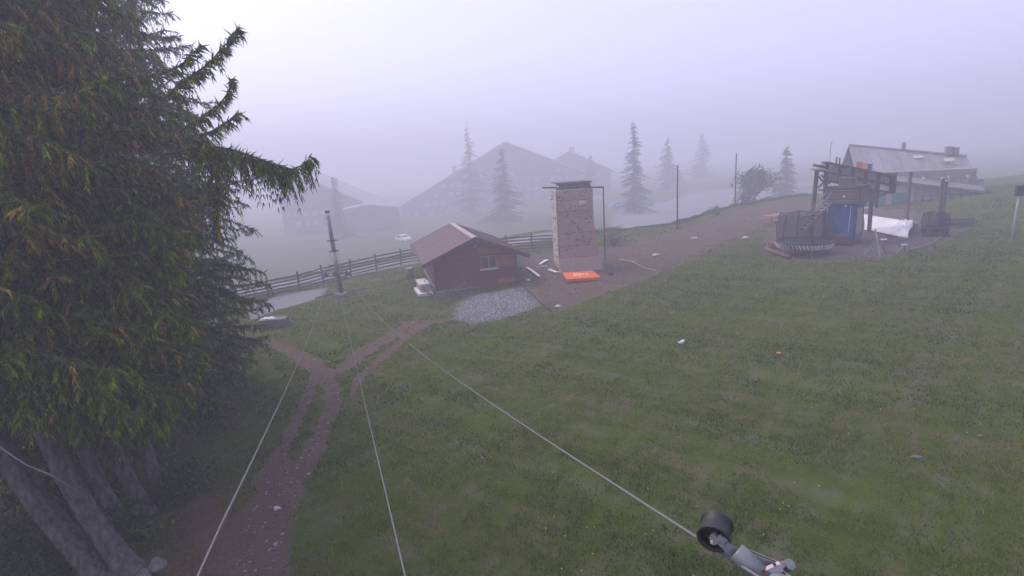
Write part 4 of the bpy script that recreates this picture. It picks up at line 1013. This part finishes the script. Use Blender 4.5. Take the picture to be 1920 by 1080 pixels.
# coloured boards on the lodge's balcony
for k, (nm, cl, q) in enumerate((("red", (.55, .11, .08), (1611, 309)), ("orange", (.6, .30, .08), (1621, 311)), ("blue", (.05, .12, .35), (1630, 313)))):
    p = at(*q, 46); m_ = mat(nm+"_cloth", cl, .8, .1, 3, .1)
    tag(MB().box(p, (.42, .06, .5), rotm('Z', R(-20)), .02).box(p+np.array([0, .02, -1.4]), (.05, .05, 2.4)).build("banner", m_), f"small {nm} banner above the drive frame in front of the lodge roof", "banner", "small coloured banners")
for lab, q, dd, py0 in (("dark timber mast left of the lodge wall boards", (1708, 322), 42, 400), ("left upright of the tall timber gate at the yard's end", (1768, 335), 39, 420), ("right upright of the tall timber gate at the yard's end", (1774, 340), 40, 420)):
    P = at(*q, dd); z0_ = gz(P[0], P[1]); t = thing("timber_mast", lab, "mast", (P[0], P[1], z0_), 0, "timber masts by the lodge")
    MB().box((0, 0, (P[2]-z0_)/2-.1), (.2, .2, P[2]-z0_+.2), bev=.03).build("shaft", M_FRAMES, t); MB().box((0, 0, P[2]-z0_+.03), (.24, .24, .06)).build("mast_cap", M_PALE, t)
# low rock and timber heap at the right of the yard
g = np.random.default_rng(8); p = G(1795, 425); t = thing("timber_heap", "low heap of dark timbers at the right end of the yard", "timber", p)
for k in range(7): MB().bar((g.uniform(-1, .2), g.uniform(-.4, .6), .1+.09*k), (g.uniform(.4, 1.8), g.uniform(-.5, .5), .12+.06*k), .16, .12).build("timber", M_GREYW, t)
# lamp at the right edge
p = G(1896, 452); d = float((p-CAM) @ _f); tz = at(1905, 352, d)[2]-p[2]
t = thing("lamp_post", "faint tall post with a small box at the right edge of the meadow", "post", p)
MB().tube([(0, 0, -.2), (.08, 0, tz*.6), (.1, 0, tz)], [.07, .06, .05], 10).build("shaft", M_PALE, t, True); MB().box((.1, 0, tz-.1), (.4, .3, .6), bev=.06).build("lamp_box", M_DARKS, t)

# ================================================================== SHRUBS
M_LEAF = mat_attr("leaf", .7, .2, .2)
def shrub(name, label, p, rx, ry, rz_, n, leaf, cols, seed, group, cat="shrub", stems=9, trunk=0):
    g = np.random.default_rng(seed); t = thing(name, label, cat, p, 0, group)
    st = MB(); tips = []
    for k in range(stems):
        a = g.uniform(0, 6.28); q = np.array([rx*.8*math.cos(a)*g.random(), ry*.8*math.sin(a)*g.random(), trunk+rz_*g.uniform(1.0, 1.9)])
        st.tube([(0, 0, -.1) if trunk == 0 else (0, 0, trunk*.8), q*[.4, .4, .5]+[0, 0, 0], q], [.025+.02*rz_, .015, .006], 5)
        tips.append(q)
    if trunk: st.tube([(0, 0, -.2), (0, 0, trunk)], [.12, .08], 8)
    st.build("stems", M_TWIG, t)
    u = nrm(g.normal(0, 1, (n, 3)))*(g.random((n, 1))**.4); lob = 1+.25*np.sin(u[:, :1]*7+seed)+.22*np.cos(u[:, 2:]*9+u[:, 1:2]*6)
    P = u*lob*np.array([rx, ry, rz_])+np.array([0, 0, rz_*1.0+trunk]); P = P[P[:, 2] > .02]; n = len(P)
    a = nrm(g.normal(0, 1, (n, 3))); b = nrm(np.cross(a, g.normal(0, 1, (n, 3)))); s = leaf*g.uniform(.5, 1.3, (n, 1))
    V = np.stack([P-a*s, P+b*s*.5, P+a*s, P-b*s*.5], 1).reshape(-1, 3)
    C_ = np.array(cols)[g.integers(0, len(cols), n)]*g.uniform(.6, 1.4, (n, 1))
    o = link("foliage", np_mesh("foliage", V, np.arange(4*n).reshape(-1, 4), M_LEAF, np.repeat(C_, 4, 0)), t); o["kind"] = "stuff"
    return t
GR = [(.05, .085, .02), (.09, .12, .03), (.035, .06, .02)]; DK = [(.03, .05, .015), (.05, .07, .02)]; PL = [(.16, .19, .10), (.12, .15, .07), (.2, .22, .14)]
shrub("leafy_shrub", "leafy green shrub at the foot of the thin spruce trunks", G(235, 1030), .75, .7, .55, 2600, .06, GR, 1, "shrubs under the spruces")
shrub("leafy_shrub", "leafy green shrub where the spruce foliage meets the dirt track", G(345, 925), .75, .7, .45, 2400, .06, GR, 2, "shrubs under the spruces")
shrub("leafy_shrub", "dark leafy undergrowth in the bottom left corner behind the trunks", G(60, 1075), 1.1, 1.2, .55, 3000, .06, DK, 3, "shrubs under the spruces")
shrub("leafy_shrub", "low undergrowth behind the leaning trunks at left", G(150, 1000)+np.array([-1, 1, 0]), 1.5, 1.2, .6, 3200, .06, DK, 13, "shrubs under the spruces")
shrub("leafy_shrub", "yellowish sapling beside the left cable at the grass edge", G(436, 800), .28, .28, .5, 420, .05, [(.16, .12, .04), (.10, .12, .03)], 4, "shrubs under the spruces")
shrub("leafy_shrub", "small bush under the farther spruce at the grass edge", G(400, 790), .7, .6, .5, 1500, .06, GR, 14, "shrubs under the spruces")
shrub("pale_bush", "pale budding bush behind the climbing tower's support post", G(1148, 462)+np.array([.3, .8, -.3]), 1.1, 1.0, .9, 1500, .07, PL, 5, "bushes along the crest", stems=22)
shrub("pale_bush", "small pale bush on the crest left of the taller pole", G(1342, 404), .5, .5, .5, 420, .09, PL, 6, "bushes along the crest")
shrub("pale_bush", "straggly bush on the crest right of the taller pole", G(1402, 384)+np.array([0, .6, -.2]), 1.2, 1, 1.0, 1100, .10, GR, 7, "bushes along the crest", stems=16)
shrub("round_tree", "round-crowned small tree beyond the crest right of the taller pole", at(1416, 362, 80)-np.array([0, 0, 1.2]), 2.4, 2.2, 1.9, 4200, .18, DK, 8, "trees beyond the crest", "tree", trunk=1.0)
# long grass fringe on the crest and tufts of weeds
for k, (px, py) in enumerate(((1170, 455), (1205, 445), (1238, 437), (1290, 423), (1318, 412), (1430, 380), (1460, 374))):
    pass
def fringe():
    g = np.random.default_rng(31); n = 14000; x = g.uniform(6, 40, n); y = np.interp(x, EX, EY)+g.normal(-.2, .55, n)
    z = height(x, y)-.03; h = g.uniform(.12, .45, n)*(.6+.5*np.clip(sn(x, y, .7), -.5, 1.2)); a = g.uniform(0, 6.28, n); w_ = .03
    P = np.stack([x, y, z], -1); sv = np.stack([np.cos(a), np.sin(a), 0*a], -1)*w_; tip = P+np.stack([g.normal(0, .3, n)*h, g.normal(0, .3, n)*h, h], -1)
    V = np.stack([P-sv, P+sv, tip], 1).reshape(-1, 3); C_ = np.array([.085, .095, .035])*g.uniform(.5, 1.4, (n, 1))
    tag(link("crest_grass", np_mesh("crest_grass", V, np.arange(3*n).reshape(-1, 3), MATS["grass_blade"], np.repeat(C_, 3, 0))), "longer grass along the crest above the car park", "grass", kind="stuff")
fringe()

# ================================================================== FAR CONIFERS
def far_conifer(label, px, pyb, pyt, d, wid, seed, group="conifers in the fog", z=None, tiers=26, cdark=1.0):
    B = at(px, pyb, d); zt = at(px, pyt, d)[2]; zb = gz(B[0], B[1]) if z is None else z
    P = np.array([B[0], B[1], zb]); H = zt-zb; g = np.random.default_rng(seed)
    t = thing("conifer_tree", label, "tree", P, 0, group)
    MB().tube([(0, 0, -.3), (0, 0, H*.6), (0, 0, H)], [.02*H, .012*H, .01], 8).build("trunk", M_BARK, t)
    sp = []
    for i in range(tiers):
        f = (i+.3)/tiers; zz0 = H*(.05+.93*f); r_ = wid*(1-f)**.85*g.uniform(.8, 1.15)+.12; nb = int(9+5*(1-f))
        for k in range(nb):
            az = g.uniform(0, 6.28); zz = zz0+g.normal(0, .6)*H/tiers; rl = r_*g.uniform(.4, 1.15)*(1+.28*math.cos(az-seed*1.7+zz0*.5)); n = max(3, int(rl/.16))
            s = np.linspace(.1, 1, n); P_ = np.stack([math.cos(az)*rl*s, math.sin(az)*rl*s, zz-rl*.35*s**1.5+rl*.12*s**3], -1)
            for sg in (-1, 1):
                lat = np.array([-math.sin(az), math.cos(az), 0])*sg
                D = lat*g.uniform(.4, 1, (n, 1))+np.array([math.cos(az), math.sin(az), 0])*.7+np.array([0, 0, -.5])+g.normal(0, .2, (n, 3))
                L = (.28+.30*(1-s)*rl*.5+.25)*g.uniform(.6, 1.2, n); C_ = np.array([.022, .034, .018])*g.uniform(.6, 1.4, (n, 1))*cdark
                sp.append(spindles(P_, D, L, np.full(n, .07), C_))
    n = 14; sp.append(spindles(np.stack([np.zeros(n), np.zeros(n), np.linspace(H*.85, H*.97, n)], -1), np.stack([g.normal(0, .5, n), g.normal(0, .5, n), np.ones(n)*.8], -1), np.full(n, H*.04), np.full(n, .04), np.tile([[.022, .034, .018]], (n, 1))))
    finish({'sp': sp, 'tw': []}, "crown", t, np.zeros(3)); return t
far_conifer("tall slender conifer in the fog left of the two poles", 1190, 396, 228, 124, 3.9, 1)
far_conifer("conifer in the fog right behind the shed roof", 950, 430, 276, 138, 5.4, 2)
far_conifer("pale tall tree fading into fog above the big chalet roof", 889, 420, 236, 175, 5.4, 3, tiers=22)
far_conifer("conifer in the fog behind the slim lift pylon", 638, 440, 330, 145, 3.6, 4)
far_conifer("faint conifer behind the tall slender one", 1252, 390, 258, 185, 5.4, 5)
far_conifer("dark pointed conifer beyond the crest left of the drive frame", 1472, 350, 274, 112, 3.0, 6, tiers=24)
far_conifer("very faint conifer between the two poles", 1315, 385, 250, 230, 6.5, 7)
far_conifer("faint broad conifer at the left end of the car park", 1110, 400, 290, 200, 5.4, 8)

# ================================================================== CHALETS IN THE FOG
M_CW = mat("chalet_wood", (.13, .11, .105), .85, .3, 2, .1); M_CR = mat("chalet_roof", (.30, .29, .30), .8, .2, .6, .1)
M_CPL = mat("chalet_plaster", (.30, .28, .28), .9, .12, 1, .05); M_CWIN = mat("chalet_window", (.26, .27, .31), .3, .15, 2, 0)
def chalet(label, P, rz, W, Dp, zL, zA, zR, xA, base=-14, floors=(), over=1.5, winw=1.6, chim=()):
    """gable towards local -Y; heights relative to P; xA = apex x"""
    t = thing("chalet_building", label, "building", P, rz, "large chalets in the fog")
    MB().prism([(0, base), (W, base), (W, zR), (xA, zA), (0, zL)], (0, Dp, 0)).build("wall", M_CW, t)
    for (x0_, z0_, x1_, z1_) in ((xA, zA, 0, zL), (xA, zA, W, zR)):
        d = np.array([x1_-x0_, 0, z1_-z0_]); L = np.linalg.norm(d); d = d/L; e = np.array([x0_, 0, z0_])+d*(L+over)
        k = 6
        for j in range(k):
            ya, yb = -over+(Dp+2*over)*j/k, -over+(Dp+2*over)*(j+1)/k-.05
            vs = [(x0_, ya, z0_+.1), (e[0], ya, e[2]+.1), (e[0], yb, e[2]+.1), (x0_, yb, z0_+.1)]; v2 = [(a, b, c_+.5) for a, b, c_ in vs]
            MB().add(vs+v2, [(0, 1, 2, 3), (7, 6, 5, 4), (0, 4, 5, 1), (1, 5, 6, 2), (2, 6, 7, 3), (3, 7, 4, 0)]).build("roof_section", M_CR, t)
    rq = random.Random(int(W*10))
    def top(x): return zL+(zA-zL)*x/xA if x < xA else zA+(zR-zA)*(x-xA)/(W-xA)
    for z in floors:
        xs = [x for x in np.arange(.6, W-.6, .3) if top(x) > z+2.4]
        if not xs: continue
        a, b_ = xs[0], xs[-1]
        MB().box(((a+b_)/2, -.75, z+.45), (b_-a, .12, .95)).build("balcony_rail", M_CW, t); MB().box(((a+b_)/2, -.35, z-.08), (b_-a, .9, .16)).build("balcony_floor", M_CPL, t)
        x = a+.8
        while x < b_-winw:
            if rq.random() < .35: x += winw*1.75; continue
            f = MB().box((x+winw/2, -.06, z+1.2), (winw, .14, 2.1)).build("window", M_CPL, t); MB().box((x+winw/2, -.15, z+1.2), (winw-.3, .05, 1.8)).build("pane", M_CWIN, f); x += winw*1.75
    for (x, y, s_) in chim: MB().box((x, y, top(x)+1.3), (s_, s_, 3)).build("chimney", M_CPL, t)
    return t
def lz(px, py, d, P): return at(px, py, d)[2]-P[2]
d1 = 200; P = at(752, 386, d1); P0_ = P.copy(); P0_[2] = gz(P[0], P[1])
Wc = (1098-752)/F*d1
chalet("huge chalet block with a wide low-pitched roof in the fog behind the shed", P0_, R(5), Wc, 34, lz(752, 388, d1, P0_), lz(955, 268, d1, P0_), lz(1098, 322, d1, P0_), (955-752)/F*d1, -4, (-.5, 2.6, 5.7, 8.8, 11.5), chim=((20, 8, 1.6), (24, 20, 2.2)))
d2 = 172; P = at(690, 364, d2); P2 = P.copy(); P2[2] = gz(P[0]-12, P[1])
chalet("chalet with a long grey roof at left beyond the slim lift pylon", P2-np.array([28, -2, 0]), R(-4), 28, 16, lz(520, 372, d2, P2), lz(520, 331, d2, P2), lz(690, 385, d2, P2), 7, -3, (1.5, 4.5), chim=((16, 6, 1.4),))
d3 = 215; P = at(1030, 340, d3); P3 = P.copy(); P3[2] = gz(P[0], P[1])
chalet("faint chalet to the right of the huge one, roof barely visible", P3, R(3), 24, 18, lz(1030, 308, d3, P3), lz(1085, 284, d3, P3), lz(1190, 318, d3, P3), 8, -4, (2.5, 5.5), chim=((10, 5, 1.8),))
d4 = 158; P = at(640, 400, d4); P4 = P.copy(); P4[2] = gz(P[0], P[1])
chalet("low flat-roofed wing joining the two chalets in the fog", P4, R(10), 16, 10, lz(640, 398, d4, P4), lz(700, 386, d4, P4), lz(760, 392, d4, P4), 7, -3, (), over=.6)
# ================================================================== CAR, BARRIERS, GUARD RAIL
def car(label, P, rz, colr, nm):
    t = thing("parked_car", label, "car", P, rz, "cars in the fog"); m_ = mat(nm, colr, .35, .05, 2, 0, spec=.5)
    prof = [(-2.0, .35), (2.0, .35), (2.05, .75), (1.85, .95), (.95, 1.02), (.45, 1.48), (-1.25, 1.5), (-1.9, 1.05), (-2.05, .7)]
    MB().prism(prof, (0, 1.7, 0), (0, -.85, 0)).build("body", m_, t)
    for sy in (-1, 1):
        MB().prism([(-1.45, 1.02), (.75, 1.04), (.38, 1.42), (-1.15, 1.44)], (0, .02, 0), (0, sy*.855-.01, 0)).build("side_window", M_GLASS, t)
        for xx in (-1.25, 1.25): MB().tube([(xx, sy*.72, .32), (xx, sy*.88, .32)], .32, 16).build("wheel", M_TYRE, t)
    MB().add([(.99, -.72, 1.04), (.99, .72, 1.04), (.49, .65, 1.46), (.49, -.65, 1.46)], [(0, 1, 2, 3)]).build("windscreen", M_GLASS, t)
    MB().add([(-1.92, -.7, 1.08), (-1.92, .7, 1.08), (-1.29, .65, 1.47), (-1.29, -.65, 1.47)], [(0, 1, 2, 3)]).build("rear_window", M_GLASS, t)
    for sy in (-.6, .6): MB().box((2.03, sy, .78), (.06, .3, .14)).build("headlight", M_WHITE, t)
    return t
def onground(px, py): return G(px, py)
car("white car parked beyond the fence left of the shed roof", onground(757, 453), R(-50), (.75, .75, .77), "white_car_paint")
car("pale car just behind the fence at left of the slim pylon", (lambda q: np.array([q[0], q[1], gz(q[0], q[1])]))(at(600, 505, 86)), R(12), (.72, .72, .75), "pale_car_paint")
M_BB = mat("barrier_blue", (.08, .30, .60), .5, .1, 3, 0)
car("light blue car parked beneath the tall slender conifer", onground(1158, 389), R(20), (.12, .38, .62), "blue_car_paint")
ga, gb_ = G(1166, 402), G(1290, 370)
t = thing("guard_rail", "pale guard rail along the far edge of the car park", "guard rail", ga); n = 9
for k in range(n+1):
    q = (gb_-ga)*k/n; q[2] = gz(ga[0]+q[0], ga[1]+q[1])-ga[2]; MB().box((q[0], q[1], .3), (.14, .14, 1.0)).build("post", M_PALE, t)
    if k < n:
        q2 = (gb_-ga)*(k+1)/n; q2[2] = gz(ga[0]+q2[0], ga[1]+q2[1])-ga[2]; MB().bar(q+[0, -.1, .62], q2+[0, -.1, .62], .06, .3).build("rail", M_PALE, t)
for k, (px, lab) in enumerate(((1200, "left blue and white barrier beside the guard rail"), (1213, "right blue and white barrier beside the guard rail"))):
    p = G(px, 386); t = thing("road_barrier", lab, "barrier", p, R(25), "barriers in the car park")
    MB().prism([(-.35, 0), (.35, 0), (.18, 1.0), (-.18, 1.0)], (0, 1.3, 0), (0, -.65, 0)).build("body", M_BB, t); MB().box((0, 0, .75), (.5, 1.0, .2)).build("white_band", M_WHITE, t)
# grey planter box with litter left of the track
p = G(512, 616); t = thing("stone_trough", "grey block with white debris on it beside the farther spruce", "trough", p, R(10))
MB().box((0, .4, .25), (1.5, .8, .5), bev=.05).build("block", M_GREYW, t)
g = np.random.default_rng(2)
for k in range(6): blob((g.uniform(-.7, .2), g.uniform(.2, .7), .53), (.15, .12, .06), k).build("debris", M_WHITE, t)
# ================================================================== HAZE
hb_ = MB().box((0, 0, 4.5), (1500, 1500, 40)); hm = bpy.data.materials.new("haze"); hm.use_nodes = True
n = hm.node_tree.nodes; n.clear(); mo = n.new("ShaderNodeOutputMaterial"); pv = n.new("ShaderNodeVolumePrincipled")
pv.inputs["Color"].default_value = (.80, .79, .915, 1); pv.inputs["Density"].default_value = HAZE; pv.inputs["Anisotropy"].default_value = .2
hm.node_tree.links.new(pv.outputs[0], mo.inputs["Volume"])
tag(hb_.build("haze", hm), kind="stuff")
